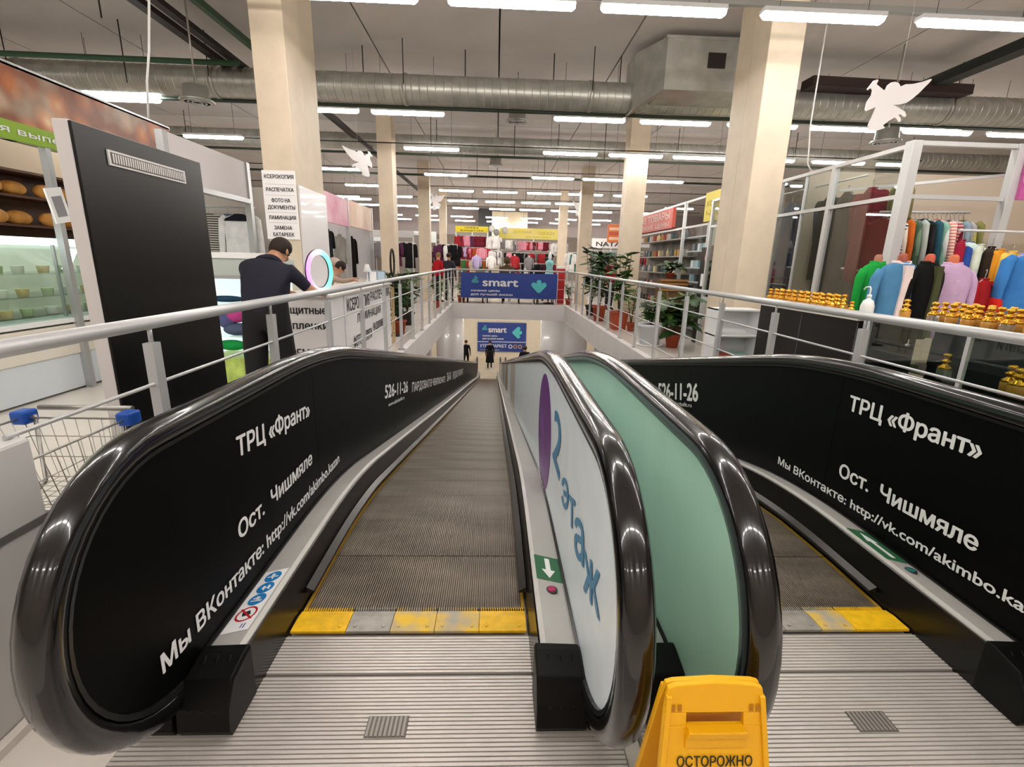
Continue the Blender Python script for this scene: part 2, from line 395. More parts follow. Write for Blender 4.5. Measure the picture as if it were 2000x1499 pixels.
def pline(pix, X): return [at(a, b, 0, X) for a, b in pix]
def walkway(cx, label, left, right):
    w = empty('moving_walkway', label, 'moving walkway', (cx, 1.7, 0))
    def B(mb, name, mats, bevel=0, parent=None):
        o = mb.build(name, mats, parent or w, bevel)
        if parent is None: o.location = (0, -1.7, 0)
        return o
    # belt of pallets
    L = 0; y = 1.82; i = 0
    while y < YE-.1:
        y2 = y+.4*math.cos(A12) if 2.2 < y < YE-.8 else y+.4
        z0, z1 = zb(y), zb(y2)
        o = put('pallet', pallet, w); o.location = (0, y-1.7, z0-.006); o.rotation_euler = (math.atan2(z1-z0, y2-y), 0, 0); y = y2
    # combs
    segs = [(-.485, -.262, m_yel), (-.26, -.082, m_comb), (-.08, .10, m_yelw), (.102, .285, m_yelw), (.287, .485, m_yel)] if left == 'black' else \
           [(-.485, -.30, m_yel), (-.298, -.06, m_comb), (-.058, .10, m_comb), (.102, .25, m_yelw), (.252, .485, m_yel)]
    for a, b, mt in segs:
        c = MB(); c.prism([(a, 1.672, 0), (a, 1.672, .012), (a, 1.76, .010), (a, 1.80, .002), (a, 1.80, -.004)], (b-a, 0, 0))
        for k in range(int((b-a)/.0102)):
            xx = a+.004+k*.0102; c.box((xx, 1.80, -.008), (xx+.004, 1.824, .002))
        for xx in (a+.03, b-.03): c.lathe([(.008, .0125), (.008, .0155)], (xx, 1.70, 0), 8)
        B(c, 'comb_segment', mt, .0015)
    # landing plates (two, with a joint)
    B(landing_mesh(-.62, .62, 1.475, 1.668), 'landing_plate', [m_plate, m_groove])
    B(landing_mesh(-.82, .92 if cx > 1 else .77, .05, 1.470), 'landing_plate', [m_plate, m_groove])
    g = MB(); g.box((-.07, 1.225, -.002), (.065, 1.30, .002), 0)
    for k in range(9): g.box((-.066+k*.0145, 1.228, .002), (-.058+k*.0145, 1.297, .004), 1)
    B(g, 'key_cover', [M('cover dark', '#6b6661', .5, metal=.6), M('cover light', '#98928c', .45, metal=.6)])
    for s, kind in ((-1, left), (1, right)):
        # handrail
        hp = [(-.040, -.024), (-.044, .0), (-.042, .018), (-.032, .032), (-.012, .040), (.012, .040), (.032, .032), (.042, .018), (.044, 0), (.040, -.024), (.030, -.028), (.026, -.005), (-.026, -.005), (-.030, -.028)]
        paths = [rail_path(o) for _, o in hp]
        N = len(paths[0]); b = MB()
        b.rings([[(s*.675+hp[k][0], paths[k][i][0], paths[k][i][1]) for k in range(len(hp))] for i in range(N)])
        B(b, 'handrail', m_rub)
        # steel guide rim under the handrail
        rp = [(-.020, -.045), (-.024, -.030), (.024, -.030), (.020, -.045)]
        paths = [rail_path(o) for _, o in rp]; b = MB()
        b.rings([[(s*.66+rp[k][0], paths[k][i][0], paths[k][i][1]) for k in range(4)] for i in range(N)], sm=False)
        B(b, 'handrail_guide', M('guide rim', '#2a2a2a' , .3, metal=.6))
        # balustrade panels
        mt = {'black': m_blk, 'print': m_blue, 'green': m_green}[kind]
        cuts = [2.55, 4.6, 7, 9.5, 12, 14.5, 17, 19.5, 22, 24.5] if kind == 'black' else [3.35, 5.2, 7.1, 9.0, 11, 13, 15, 17, 19, 21, 23, 25]
        arc = [(NC+(NR-.02)*math.cos(-PI/2-PI*k/24), .55+(NR-.02)*math.sin(-PI/2-PI*k/24)) for k in range(25)]
        ya = ys_between(NC, cuts[0]-.0015)[1:]
        poly = arc+[(y, zb(y)+.96) for y in ya]+[(y, zb(y)+.14) for y in reversed(ya)]
        xf = s*.652
        B(MB().prism([(xf, y, z) for y, z in poly], (s*.012, 0, 0)), 'balustrade_panel', mt)
        for q in range(len(cuts)):
            y0 = cuts[q]+.0015; y1 = (cuts[q+1] if q+1 < len(cuts) else NE+.3)-.0015
            yy = ys_between(y0, y1)
            poly = [(y, zb(y)+.96) for y in yy]+[(y, zb(y)+.10) for y in reversed(yy)]
            m2 = mt
            if kind == 'print': m2 = [M('beige print', '#b8a083', .4, var=.15), m_blue, M('pale print', '#c9c3ba', .4, var=.05), m_blue][q % 4] if q else m_blue
            B(MB().prism([(xf, y, z) for y, z in poly], (s*.012, 0, 0)), 'balustrade_panel', m2)
        # inner deck, skirt, brush guard
        ys = ys_between(1.36, NE-.2)
        B(MB().rings(sweep(lambda y: [(s*.655, zb(y)+.14), (s*.655, zb(y)+.168), (s*.53, zb(y)+.198), (s*.512, zb(y)+.192), (s*.508, zb(y)+.14)], ys), sm=False), 'inner_deck', m_deck)
        B(MB().rings(sweep(lambda y: [(s*.640, zb(y)+.180), (s*.651, zb(y)+.182), (s*.651, zb(y)+.170), (s*.640, zb(y)+.172)], ys), sm=False), 'panel_gasket', m_skirt)
        B(MB().rings(sweep(lambda y: [(s*.511, zb(y)+.186), (s*.506, zb(y)+.182), (s*.492, zb(y)+.0), (s*.492, zb(y)-.05), (s*.53, zb(y)-.05), (s*.53, zb(y)+.18)], ys), sm=False), 'skirt', m_skirt)
        ys2 = ys_between(1.88, NE-.6)
        B(MB().rings(sweep(lambda y: [(s*.494, zb(y)+.062), (s*.462, zb(y)+.044), (s*.459, zb(y)+.034), (s*.494, zb(y)+.034)], ys2), sm=False), 'brush_guard', M('guard strip', '#35322f', .3, metal=.5))
        # end cap (hollow looking black moulding with ribs)
        c = MB(); q = [(1.24, 0), (1.225, .03), (1.235, .11), (1.28, .185), (1.37, .205), (1.40, .205), (1.40, 0)]
        c.rings([[(s*x, y, z*f) for y, z in q] for x, f in ((.488, .93), (.494, 1), (.64, .97), (.652, .9))], sm=False)
        for k in range(3): c.bar((s*(.53+k*.04), 1.232, .10), (s*(.53+k*.04), 1.35, .207), .012, .006)
        B(c, 'end_cap', m_blkcap, .006)
        # outer deck and cladding
        c = MB().rings(sweep(lambda y: [(s*.664, zb(y)+.12), (s*.664, zb(y)+.165), (s*.775, zb(y)+.160), (s*.785, zb(y)+.12), (s*.785, zb(y)-.02)], ys), sm=False)
        B(c, 'outer_deck', m_deck)
        c = MB(); c.rings([[(s*x, y, z) for y, z in q] for x in (.664, .785)], sm=False)
        B(c, 'outer_end_cap', m_blkcap, .006)
        ys3 = ys_between(2.16, YB-1)
        c = MB().rings(sweep(lambda y: [(s*.70, zb(y)+.10), (s*.778, zb(y)+.10), (s*.778, zb(y)-.75), (s*.70, zb(y)-.75)], ys3), sm=False)
        B(c, 'side_cladding', M('cladding', '#8d8a88', .5, metal=.3))
    c = MB().rings(sweep(lambda y: [(-.70, zb(y)-.72), (.70, zb(y)-.72), (.70, zb(y)-.80), (-.70, zb(y)-.80)], ys_between(2.16, YB-1)), sm=False)
    B(c, 'underside_panel', M('cladding', '#8d8a88'))
    return w, B
C1, C2 = -.333, 1.315
w1, B1 = walkway(C1, 'downward moving walkway on the left between black and pale blue balustrades', 'black', 'print')
w2, B2 = walkway(C2, 'moving walkway on the right between green glass and black balustrades', 'green', 'black')
def lettering(w, cx, body, X, p0, p1, ptop, mat=m_txt, bold=.02, spacing=1.0, push=.002, name='lettering'):
    A = at(*p0, 0, X); Bv = at(*p1, 0, X); T = at(*ptop, 0, X)
    u = (Bv-A).normalized(); h = ((T-A)-u*(T-A).dot(u)).length
    o = text(w, body, A, Bv, h, mat, bold=bold, spacing=spacing, name=name)
    for v in o.data.vertices: v.co -= Vector((cx, 1.7, 0)); v.co.x += push-math.copysign(.001, push)
    return o
XL = C1-.652; XR = C2+.652
for body, p0, p1, pt, bo in (('ТРЦ «Франт»', (463, 894), (604, 812), (452, 859), .04), ('Ост.  Чишмяле', (467, 1055), (609, 905), (461, 1024), .04),
        ('Мы ВКонтакте: http://vk.com/akimbo.kazan', (318, 1317), (662, 902), (310, 1284), .035), ('526-11-26', (751.6, 778.6), (796, 765), (751, 752), .05),
        ('www.akimbofit.ru', (758, 795), (789, 779.5), (758, 787), .03), ('ПАРДОВАЛ В ЧЕМПИОНАТЕ', (804.4, 766), (869, 746.5), (804, 748), .04),
        ('526-11-26', (873, 745), (880.5, 741), (873, 728), .05), ('ПАРДОВАЛ В ЧЕМПИОНАТЕ', (884, 741), (904, 731), (884, 727), .04)):
    lettering(w1, C1, body, XL, p0, p1, pt, bold=bo, push=.0025)
for body, p0, p1, pt, bo in (('ТРЦ «Франт»', (1658, 801), (1915, 898), (1655, 770), .04), ('Ост.  Чишмяле', (1639, 930), (1907, 1079), (1636, 901), .04),
        ('Мы ВКонтакте: http://vk.com/akimbo.ka', (1520, 906), (2000, 1198), (1518, 890), .035), ('526-11-26', (1286, 777), (1363, 784), (1283, 748), .05),
        ('www.akimbofit.ru', (1299, 789), (1351, 796), (1299, 782), .03)):
    lettering(w2, C2, body, XR, p0, p1, pt, bold=bo, push=-.0025)
m_b2 = M('blue script print', '#4f8db4', .4)
XM = C1+.652
lettering(w1, C1, '2', XM, (1094, 930), (1081, 872), (1078, 800), m_b2, .01, push=-.0025) if False else None
# "2 этаж" written along the balustrade from far to near
pA = at(1087, 934, 0, XM); pT = at(1088, 797, 0, XM)
print('2:', pA, pT, at(1170, 1235, 0, XM), at(1130, 1075, 0, XM), at(1105, 915, 0, XM))
# "2 этаж" print, purple disc, stickers on the left walkway
def on_w(w, cx, mb, name, mats, bevel=0):
    o = mb.build(name, mats, w, bevel); o.location = (-cx, -1.7, 0); return o
lettering(w1, C1, '2', XM, (1080, 890), (1093, 938), (1088, 797), m_b2, .03, push=-.003)
# the word runs downwards, along the curve towards the viewer
_p = [(1093, 965), (1108, 1022), (1122, 1074), (1139, 1122), (1160, 1210)]
_q = [(1108, 1022), (1120, 1070), (1135, 1115), (1160, 1205)]
for ch, a, b, hh in (('э', (1098, 985), (1111, 1000), (1104, 917)), ('т', (1112, 1022), (1124, 1040), (1120, 955)), ('а', (1123, 1078), (1141, 1108), (1127, 985)), ('ж', (1141, 1150), (1172, 1212), (1150, 1060))):
    lettering(w1, C1, ch, XM, a, b, hh, m_b2, .03, push=-.003)
c = at(1063, 842, 0, XM); r = .36
dsc = MB(); n = 40
dsc.prism([(XM-.001, c.y+r*math.cos(2*PI*k/n)*1.0, c.z+r*math.sin(2*PI*k/n)) for k in range(n)], (-.0015, 0, 0))
o = on_w(w1, C1, dsc, 'printed_disc', M('purple print', '#6d2f86', .35)); tag(o, 'round purple print')
s_ = MB()
for k in range(3): s_.prism([(XM-.003, c.y-.10+.08*k, c.z-.20), (XM-.003, c.y-.085+.08*k, c.z-.20), (XM-.003, c.y+.075+.08*k, c.z+.08), (XM-.003, c.y+.06+.08*k, c.z+.08)], (-.001, 0, 0))
on_w(w1, C1, s_, 'disc_stripes', M('lilac print', '#9a6cae', .35))
# deck stickers
def deck_frame(cx, s):
    """point on an inner deck: u across outward (0 inner .. 1 outer), y along"""
    def f(u, y, dz=0): return Vector((cx+s*(.53+.11*u), y, zb(y)+.1985-.0264*u+dz))
    return f
def disc_on(fr, y0, u0, r, mat, dz, w, cx, name, n=20, ring=None):
    b = MB(); k = .11
    if ring is None:
        b.prism([fr(u0+r*math.cos(2*PI*i/n)/k, y0+r*math.sin(2*PI*i/n), dz) for i in range(n)], (0, 0, .0008))
    else:
        R = [[fr(u0+rr*math.cos(2*PI*i/n)/k, y0+rr*math.sin(2*PI*i/n), dz) for i in range(n)] for rr in (r, r*ring)]
        b.rings([[R[0][i], R[1][i], R[1][i]+Vector((0, 0, .0008)), R[0][i]+Vector((0, 0, .0008))] for i in range(n)], loop=True, sm=False)
    return on_w(w, cx, b, name, mat)
fl = deck_frame(C1, -1)
b = MB(); b.prism([fl(.06, 1.475, .0006), fl(.98, 1.475, .0006), fl(.98, 1.83, .0006), fl(.06, 1.83, .0006)], (0, 0, .0008))
tag(on_w(w1, C1, b, 'rules_sticker', M('sticker white', '#f2f2f2', .4)), 'white sticker with four round signs')
m_sb = M('sign blue', '#1f7cc0', .4); m_sr = M('sign red', '#b81f2c', .4); m_sw = M('sign white', '#f4f4f4', .4); m_sk = M('sign ink', '#20242c', .5)
disc_on(fl, 1.565, .52, .040, m_sr, .0016, w1, C1, 'prohibition_ring', ring=.82)
b = MB(); b.prism([fl(.2, 1.536, .0018), fl(.26, 1.532, .0018), fl(.84, 1.594, .0018), fl(.78, 1.598, .0018)], (0, 0, .0008)); on_w(w1, C1, b, 'prohibition_bar', m_sr)
b = MB(); b.prism([fl(.35, 1.56, .0015), fl(.62, 1.553, .0015), fl(.7, 1.575, .0015), fl(.45, 1.583, .0015)], (0, 0, .0006)); on_w(w1, C1, b, 'pictogram', m_sk)
for i, y in enumerate((1.645, 1.715, 1.785)):
    disc_on(fl, y, .50, .034, m_sb, .0016, w1, C1, 'blue_sign')
    b = MB()
    P = [[(.3, -.015, .7, -.010), (.42, -.004, .56, .018), (.34, .006, .66, .010)], [(.32, -.018, .42, .014), (.42, -.006, .66, .0), (.5, -.02, .6, .012)], [(.3, -.006, .72, .002), (.45, -.02, .55, .02), (.42, .014, .58, .022)]][i]
    for u0, v0, u1, v1 in P: b.prism([fl(u0, y+v0, .0026), fl(u1, y+v0*.3, .0026), fl(u1, y+v1, .0026), fl(u0, y+v1*.6, .0026)], (0, 0, .0006))
    on_w(w1, C1, b, 'pictogram', m_sw)
b = MB()
for k in range(2): b.prism([fl(.28+.1*k, 1.487+.006*k, .0016), fl(.32+.1*k, 1.487, .0016), fl(.32+.1*k, 1.512, .0016), fl(.28+.1*k, 1.512, .0016)], (0, 0, .0006))
on_w(w1, C1, b, 'sticker_print', M('ink blue', '#3b4f9a', .5))
m_gs = M('green sticker', '#2f6a45', .4)
def arrow_sticker(w, cx, s, y0, y1, up, name='arrow_sticker'):
    f = deck_frame(cx, s)
    b = MB(); b.prism([f(-.02, y0, .0006), f(1.0, y0, .0006), f(1.0, y1, .0006), f(-.02, y1, .0006)], (0, 0, .001))
    tag(on_w(w, cx, b, name, m_gs), 'green sticker with a white arrow')
    ym = (y0+y1)/2; L = (y1-y0)*.40; d = 1 if up else -1; b = MB()
    b.prism([f(.5-.10, ym-d*L, .0018), f(.5+.10, ym-d*L, .0018), f(.5+.10, ym+d*L*.2, .0018), f(.5-.10, ym+d*L*.2, .0018)], (0, 0, .0008))
    b.prism([f(.5-.27, ym+d*L*.2, .0018), f(.5+.27, ym+d*L*.2, .0018), f(.5, ym+d*L, .0018)], (0, 0, .0008))
    on_w(w, cx, b, 'arrow', m_sw)
arrow_sticker(w1, C1, 1, 1.76, 1.93, False)
arrow_sticker(w2, C2, 1, 1.90, 2.17, True)
f1 = deck_frame(C1, 1); f2 = deck_frame(C2, 1)
for w, cx, f, y, ca, cb, lb in ((w1, C1, f1, 1.70, '#3a3032', '#b3255c', 'red stop button'), (w2, C2, f2, 1.83, '#2c3032', '#1e6a66', 'green stop button')):
    b = MB(); p = f(.5, y); b.lathe([(.024, -.002), (.024, .004), (.021, .006)], (p.x, p.y, p.z), 18); on_w(w, cx, b, 'stop_button', M('button ring '+lb, ca, .4))
    b = MB(); b.lathe([(.017, .006), (.017, .008), (.012, .009)], (p.x, p.y, p.z), 18); tag(on_w(w, cx, b, 'button_cap', M('button '+lb, cb, .4)), lb)
# centre filler between the walkways
tag(MB().rings(sweep(lambda y: [(C1+.787, zb(y)+.13), (C1+.787, zb(y)+.155), (C2-.787, zb(y)+.155), (C2-.787, zb(y)+.13)], ys_between(1.42, NE-.3)), sm=False).build('trim_2', m_deck), 'grey filler strip between the two walkways', 'trim', kind='structure')
# ================================================================ guard rails
m_rail = M('grey railing paint', '#c4c5c6', .35, metal=.35)
def rail_run(name, label, X, y0, y1, posts, rods=(.91, .57, .21), lean=0):
    r = empty(name, label, 'guard rail', (X, y0, 0))
    f = lambda b, nm, bev=0: (lambda o: (setattr(o, 'location', (-X, -y0, 0)), o)[1])(b.build(nm, m_rail, r, bev))
    f(MB().tube([(X, y0, 1.19), (X, y1, 1.19)], .029, 14), 'top_rail')
    s = 1 if X < 0 else -1
    for z in rods: f(MB().tube([(X, 1.5 if X < 0 else y0+.05, z), (X, y1, z)], .0085, 8), 'rod')
    pm = MB(); pm.box((-.022, -.028, 0), (.022, .028, 1.10)); pm.box((-.05, -.05, 0), (.05, .05, .012))
    pme = pm.mesh('post', m_rail); pin = MB().tube([(0, 0, 1.10), (0, 0, 1.175)], .010, 8).mesh('pin', m_rail)
    for y in posts:
        o = put('post', pme, r); o.location = (0, y-y0, 0)
        q = put('pin', pin, o)
    return r
rail_run('guard_rail', 'grey tubular guard rail along the left edge in front of the man', -1.57, .70, 17.38, [.95, 2.22]+[3.42+1.16*k for k in range(13)])
rail_run('guard_rail', 'grey tubular guard rail along the right edge in front of the plants', 2.60, .8, 17.38, [.95, 2.10, 3.28, 4.38, 5.45]+[6.5+1.12*k for k in range(10)])
r = empty('guard_rail', 'grey guard rail across the far end carrying the blue banner', 'guard rail', (.5, 17.42, 0))
def fr_(b, nm, mt=None): o = b.build(nm, mt or m_rail, r); o.location = (-.5, -17.42, 0); return o
fr_(MB().tube([(-1.57, 17.42, 1.19), (2.6, 17.42, 1.19)], .029, 12), 'top_rail')
for z in (.91, .57, .21): fr_(MB().tube([(-1.57, 17.42, z), (2.6, 17.42, z)], .0085, 6), 'rod')
for x in (-1.2, -.35, .5, 1.35, 2.2): fr_(MB().box((x-.022, 17.39, 0), (x+.022, 17.45, 1.16)), 'post')
# ================================================================ blue banners
m_navy = M('banner navy', '#27408f', .5); m_tl = M('banner teal', '#55c3c6', .5); m_tl2 = M('banner dark teal', '#3f93a4', .5)
def capsule(a, b, r, y, n=8):
    a = Vector(a); b = Vector(b); d = (b-a); ang = math.atan2(d.y, d.x); o = []
    for k in range(n+1): t = ang+PI/2+PI*k/n; o.append((a.x+r*math.cos(t), y, a.y+r*math.sin(t)))
    for k in range(n+1): t = ang-PI/2+PI*k/n; o.append((b.x+r*math.cos(t), y, b.y+r*math.sin(t)))
    return o
def paw(cx, cz, s, y, rot, mat, parent, loc, name='emblem'):
    """rounded arrow emblem: three lobes meeting in a point"""
    b = MB(); d = .0
    def R(x, z): c, si = math.cos(rot), math.sin(rot); return (cx+(x*c-z*si)*s, cz+(x*si+z*c)*s)
    for k, (p, q) in enumerate((((-.62, .22), (0, -.42)), ((.62, .22), (0, -.42)), ((0, .52), (0, -.40)))):
        b.prism(capsule(R(*p), R(*q), .30*s, y-.001-.0008*k), (0, .0006, 0))
    o = b.build(name, mat, parent); o.location = loc; return o
def two_mark(cx, cz, s, y, parent, loc):
    b = MB()
    b.prism(capsule((cx-.45*s, cz-.28*s), (cx+.45*s, cz-.28*s), .26*s, y-.0008), (0, .0006, 0))
    b.prism(capsule((cx-.42*s, cz-.22*s), (cx+.22*s, cz+.38*s), .24*s, y-.0016), (0, .0006, 0))
    b.prism(capsule((cx+.02*s, cz+.62*s), (cx+.3*s, cz+.30*s), .20*s, y-.0024), (0, .0006, 0))
    o = b.build('emblem', m_tl2, parent); o.location = loc
def smart_banner(x0, x1, z0, z1, Y, label, rot, extra=False):
    bn = empty('banner', label, 'banner', ((x0+x1)/2, Y, z0)); L = (-(x0+x1)/2, -Y, -z0)
    o = MB().box((x0, Y, z0), (x1, Y+.02, z1)).build('sheet', m_navy, bn); o.location = L
    W = x1-x0; H = z1-z0; y = Y-.001
    zz = (lambda t: z0+H*t) if not extra else (lambda t: z0+H*(.36+.64*t))
    hs = H if not extra else H*.64
    def T(s, a, b_, h, bold=.03):
        o = text(bn, s, (x0+W*a[0], y, zz(a[1])), (x0+W*b_[0], y, zz(b_[1])), h, m_txt, bold=bold, depth=.003); o.location = L
    T('smart', (.225, .47), (.59, .47), hs*.33, .045)
    T('низкие цены', (.105, .245), (.40, .245), hs*.085, .04)
    T('для лучшей жизни', (.10, .09), (.535, .09), hs*.09, .04)
    two_mark(x0+W*.145, zz(.70), hs*.21, y, bn, L)
    paw(x0+W*.81, zz(.48), hs*.34, y, rot, m_tl, bn, L)
    if extra:
        o = MB().box((x0, Y-.004, z0+H*.325), (x1, Y, z0+H*.345)).build('divider', m_sw, bn); o.location = L
        for s, a, b_, h in (('УТРОМАРКЕТ', (.05, .14), (.60, .14), .11), ('на месте цен', (.05, .04), (.45, .04), .03)):
            o = text(bn, s, (x0+W*a[0], y, z0+H*a[1]), (x0+W*b_[0], y, z0+H*b_[1]), H*h, m_txt, bold=.03, depth=.003); o.location = L
        for k, mt in enumerate((m_sw, M('badge amber', '#d9a13a', .5), M('badge amber', '#d9a13a'))):
            b = MB(); q = [(.055*H*math.cos(2*PI*i/16), .055*H*math.sin(2*PI*i/16)) for i in range(16)]; cx = x0+W*(.68+.10*k); cz = z0+H*.18
            b.prism([(cx+a*1.25, y-.001, cz+c*1.25) for a, c in q], (0, .0006, 0)); o = b.build('badge', mt, bn); o.location = L
            b = MB(); b.prism([(cx+a*.8, y-.002, cz+c*.8) for a, c in q], (0, .0006, 0)); o = b.build('badge_centre', m_navy, bn); o.location = L
    return bn
smart_banner(-1.22, 2.19, .23, 1.10, 17.34, 'wide blue shop banner with a down arrow hung on the far rail', 0)
smart_banner(-1.15, 2.10, -4.42, -2.46, 31.9, 'large blue shop sign with a left arrow on the lower end wall', -PI/2, True)
# ================================================================ wet floor sign
m_sy = M('sign yellow', '#f0b10a', .42, var=.03)
ws = empty('wet_floor_sign', 'yellow plastic wet floor sign standing before the green glass balustrade', 'warning sign', (.485, .83, .0))
def wbuild(b, nm, mt, bev=0): o = b.build(nm, mt, ws, bev); return o
def leg_panel(sy):
    """trapezoid sheet with a handle hole, leaning to the top hinge"""
    b = MB(); H = .63
    def P(x, z, d=0): # z along sheet
        return (x, sy*(.012+(H-z)*(.24 if sy < 0 else .12))+sy*d, z)
    wt, wb = .107, .155
    def wd(z): return wb+(wt-wb)*z/H
    t = .012
    def slab(pts): b.prism([P(x, z) for x, z in pts], (0, -sy*t, 0))
    hz0, hz1, hx = .545, .573, .062
    slab([(-wd(0), 0), (-.08, 0), (-.06, .05), (.06, .05), (.08, 0), (wd(0), 0), (wd(hz0), hz0), (-wd(hz0), hz0)])
    slab([(-wd(hz0), hz0), (-hx, hz0), (-hx, hz1), (-wd(hz1), hz1)])
    slab([(wd(hz0), hz0), (hx, hz0), (hx, hz1), (wd(hz1), hz1)])
    slab([(-wd(hz1), hz1), (wd(hz1), hz1), (wt-.004, H-.006), (wt-.02, H), (0, H+.006), (-wt+.02, H), (-wt+.004, H-.006)])
    for s in (-1, 1):   # raised rim
        b.prism([P(s*wd(0), 0, .006), P(s*(wd(0)-.012), 0, .006), P(s*(wt-.012), H-.02, .006), P(s*wt, H-.02, .006)], (0, -sy*.012, 0))
    b.prism([P(-hx-.004, hz0-.016, .014), P(hx+.004, hz0-.016, .014), P(hx, hz0+.002, .020), P(-hx, hz0+.002, .020)], (0, -sy*.024, 0))
    b.prism([P(-hx-.004, hz0-.044, .004), P(hx+.004, hz0-.044, .004), P(hx+.004, hz0-.016, .010), P(-hx-.004, hz0-.016, .010)], (0, -sy*.010, 0))
    return b, P
b, PF = leg_panel(-1); wbuild(b, 'front_panel', m_sy, .002)
b, PB = leg_panel(1); wbuild(b, 'rear_panel', m_sy, .002)
wbuild(MB().tube([(-.095, 0, .612), (.095, 0, .612)], .010, 10), 'hinge', m_sy)
m_ink = M('sign black ink', '#2b2413', .5)
for s, z, wd_, h in (('ОСТОРОЖНО', .462, .082, .023), ('МОКРЫЙ ПОЛ', .425, .064, .019)):
    a = Vector(PF(-wd_, z, .0015)); c = Vector(PF(wd_, z, .0015)); u = Vector(PF(0, z+.1))-Vector(PF(0, z))
    text(ws, s, a, c, h, m_ink, up=u, bold=.022)
for s in (-1, 1):
    for k in range(2):
        x = s*(.078+.014*k); b = MB(); b.prism([PF(x-.004, .578, .002), PF(x+.004, .578, .002), PF(x+.004, .592, .002), PF(x-.004, .592, .002)], (0, -.001, 0)); wbuild(b, 'moulded_mark', M('sign recess', '#b5760a', .6))
tri = MB(); tri.prism([PF(-.06, .22, .001), PF(.06, .22, .001), PF(0, .34, .001)], (0, -.0015, 0)); wbuild(tri, 'pictogram', m_ink)
# ================================================================ shopping cart and cabinet at lower left
ct = empty('shopping_cart', 'small wire shopping cart with blue corner caps behind the left rail', 'shopping cart', (-1.98, 2.05, 0))
m_wire = M('cart wire', '#a7a49e', .35, metal=.7); m_bc = M('cart blue plastic', '#1d4fa8', .35)
def cpt(u, v, t):   # basket: u across (-1..1), v from rear(0) to front(1), t from bottom(0) to top(1)
    x = u*(.20+.04*t); y = .17-.50*v*(.80+.20*t)+.02*(1-t); z = .42+.31*t-.03*v*(1-t)
    return (x, y, z)
W_ = []
for k in range(9):
    u = -1+2*k/8; W_ += [[cpt(u, 0, 1), cpt(u, 0, 0), cpt(u, 1, 0), cpt(u, 1, 1)]]
for k in range(1, 9):
    v = k/9; W_ += [[cpt(-1, v, 1), cpt(-1, v, 0), cpt(1, v, 0), cpt(1, v, 1)]]
for t in (.0, .35, .7): W_ += [[cpt(-1, 0, t), cpt(-1, 1, t), cpt(1, 1, t), cpt(1, 0, t), cpt(-1, 0, t)]]
b = MB()
for p in W_: b.tube(p, .0022, 5)
tag(b.build('basket', m_wire, ct), kind='stuff')
b = MB(); b.tube([cpt(-1, 0, 1), cpt(-1, 1, 1), cpt(1, 1, 1), cpt(1, 0, 1), cpt(-1, 0, 1)], .005, 8); b.build('top_rim', m_wire, ct)
for s in (-1, 1):
    p = cpt(s, 0, 1); b = MB(); b.box((p[0]-.035, p[1]-.03, p[2]-.03), (p[0]+.035, p[1]+.05, p[2]+.035)); b.build('corner_cap', m_bc, ct, .012, 3)
    b = MB(); b.tube([(s*.2, .19, .74), (s*.21, .18, .40), (s*.20, -.30, .16), (s*.2, .22, .14)], .009, 8); b.build('side_frame', m_wire, ct)
    for y in (-.28, .22):
        b = MB(); b.rings([[(s*.2+dx, y+.05*math.cos(2*PI*k/14), .05+.05*math.sin(2*PI*k/14)) for k in range(14)] for dx in (-.012, .012)]); b.bar((s*.2, y, .05), (s*.2, y, .15), .03, .02); b.build('wheel', M('wheel rubber', '#3a3a3a', .6), ct)
MB().tube([(-.22, .24, .76), (.22, .24, .76)], .013, 10).build('handle', m_wire, ct)
cb = empty('cabinet', 'pale grey cabinet at the lower left edge, beside the cart', 'cabinet', (-1.86, 1.30, 0))
m_cb = M('cabinet grey', '#c6c4c2', .4)
MB().box((-.42, -.35, 0), (.33, .24, .90)).build('body', m_cb, cb, .012)
MB().box((-.44, -.37, .60), (.335, .25, .625)).build('dark_strip', M('gap dark', '#5f5c5a', .7), cb)  # thin dark strip running round the cabinet body
MB().rings([[(x, -.02+.20*math.cos(PI*k/12), .90+.22*math.sin(PI*k/12)) for k in range(13)] for x in (-.42, .22)]).build('rounded_cover', M('cover white', '#ecebec', .35), cb, .01)
MB().box((.22, -.20, .62), (.36, -.12, .66)).build('latch', M('cover white', '#ecebec'), cb, .006)
# ================================================================ ducts, pipes and trays under the ceiling
m_galv = M('galvanised steel', '#b3b2aa', .36, metal=.55, var=.12, scale=5)
m_pipe = M('dark green pipe', '#2f3a2d', .6); m_dk = M('dark tray', '#241b18', .6)
def spiral_duct(label, x0, x1, y, z, r):
    d = empty('air_duct', label, 'air duct', ((x0+x1)/2, y, z)); L = (-(x0+x1)/2, -y, -z)
    x = x0; i = 0
    while x < x1:
        xe = min(x+3.0, x1); b = MB(); rs = []; k = 0; xx = x
        while xx < xe-.001:
            for dx, dr in ((.001, 0), (.012, 0), (.106, 0), (.115, .0), (.118, .006), (.124, .006), (.1275, 0)):
                rs.append([(min(xx+dx, xe), y+(r+dr)*math.cos(2*PI*j/20), z+(r+dr)*math.sin(2*PI*j/20)) for j in range(20)])
            xx += .128
        b.rings(rs); o = b.build('duct_section', m_galv, d); o.location = L
        b = MB(); b.rings([[(xe+dx, y+(r+.018)*math.cos(2*PI*j/20), z+(r+.018)*math.sin(2*PI*j/20)) for j in range(20)] for dx in (-.03, .03)]); o = b.build('collar', m_galv, d); o.location = L
        b = MB(); b.tube([(xe, y-r-.01, z), (xe, y-r-.01, 4.8)], .008, 6); o = b.build('hanger_rod', m_dk, d); o.location = L
        x = xe; i += 1
spiral_duct('long spiral steel duct crossing above the nearest lamps', -13.5, 15.6, 8.75, 4.16, .215)
spiral_duct('slimmer spiral steel duct farther back, behind the second columns', -13.5, 15.6, 13.1, 4.30, .19)
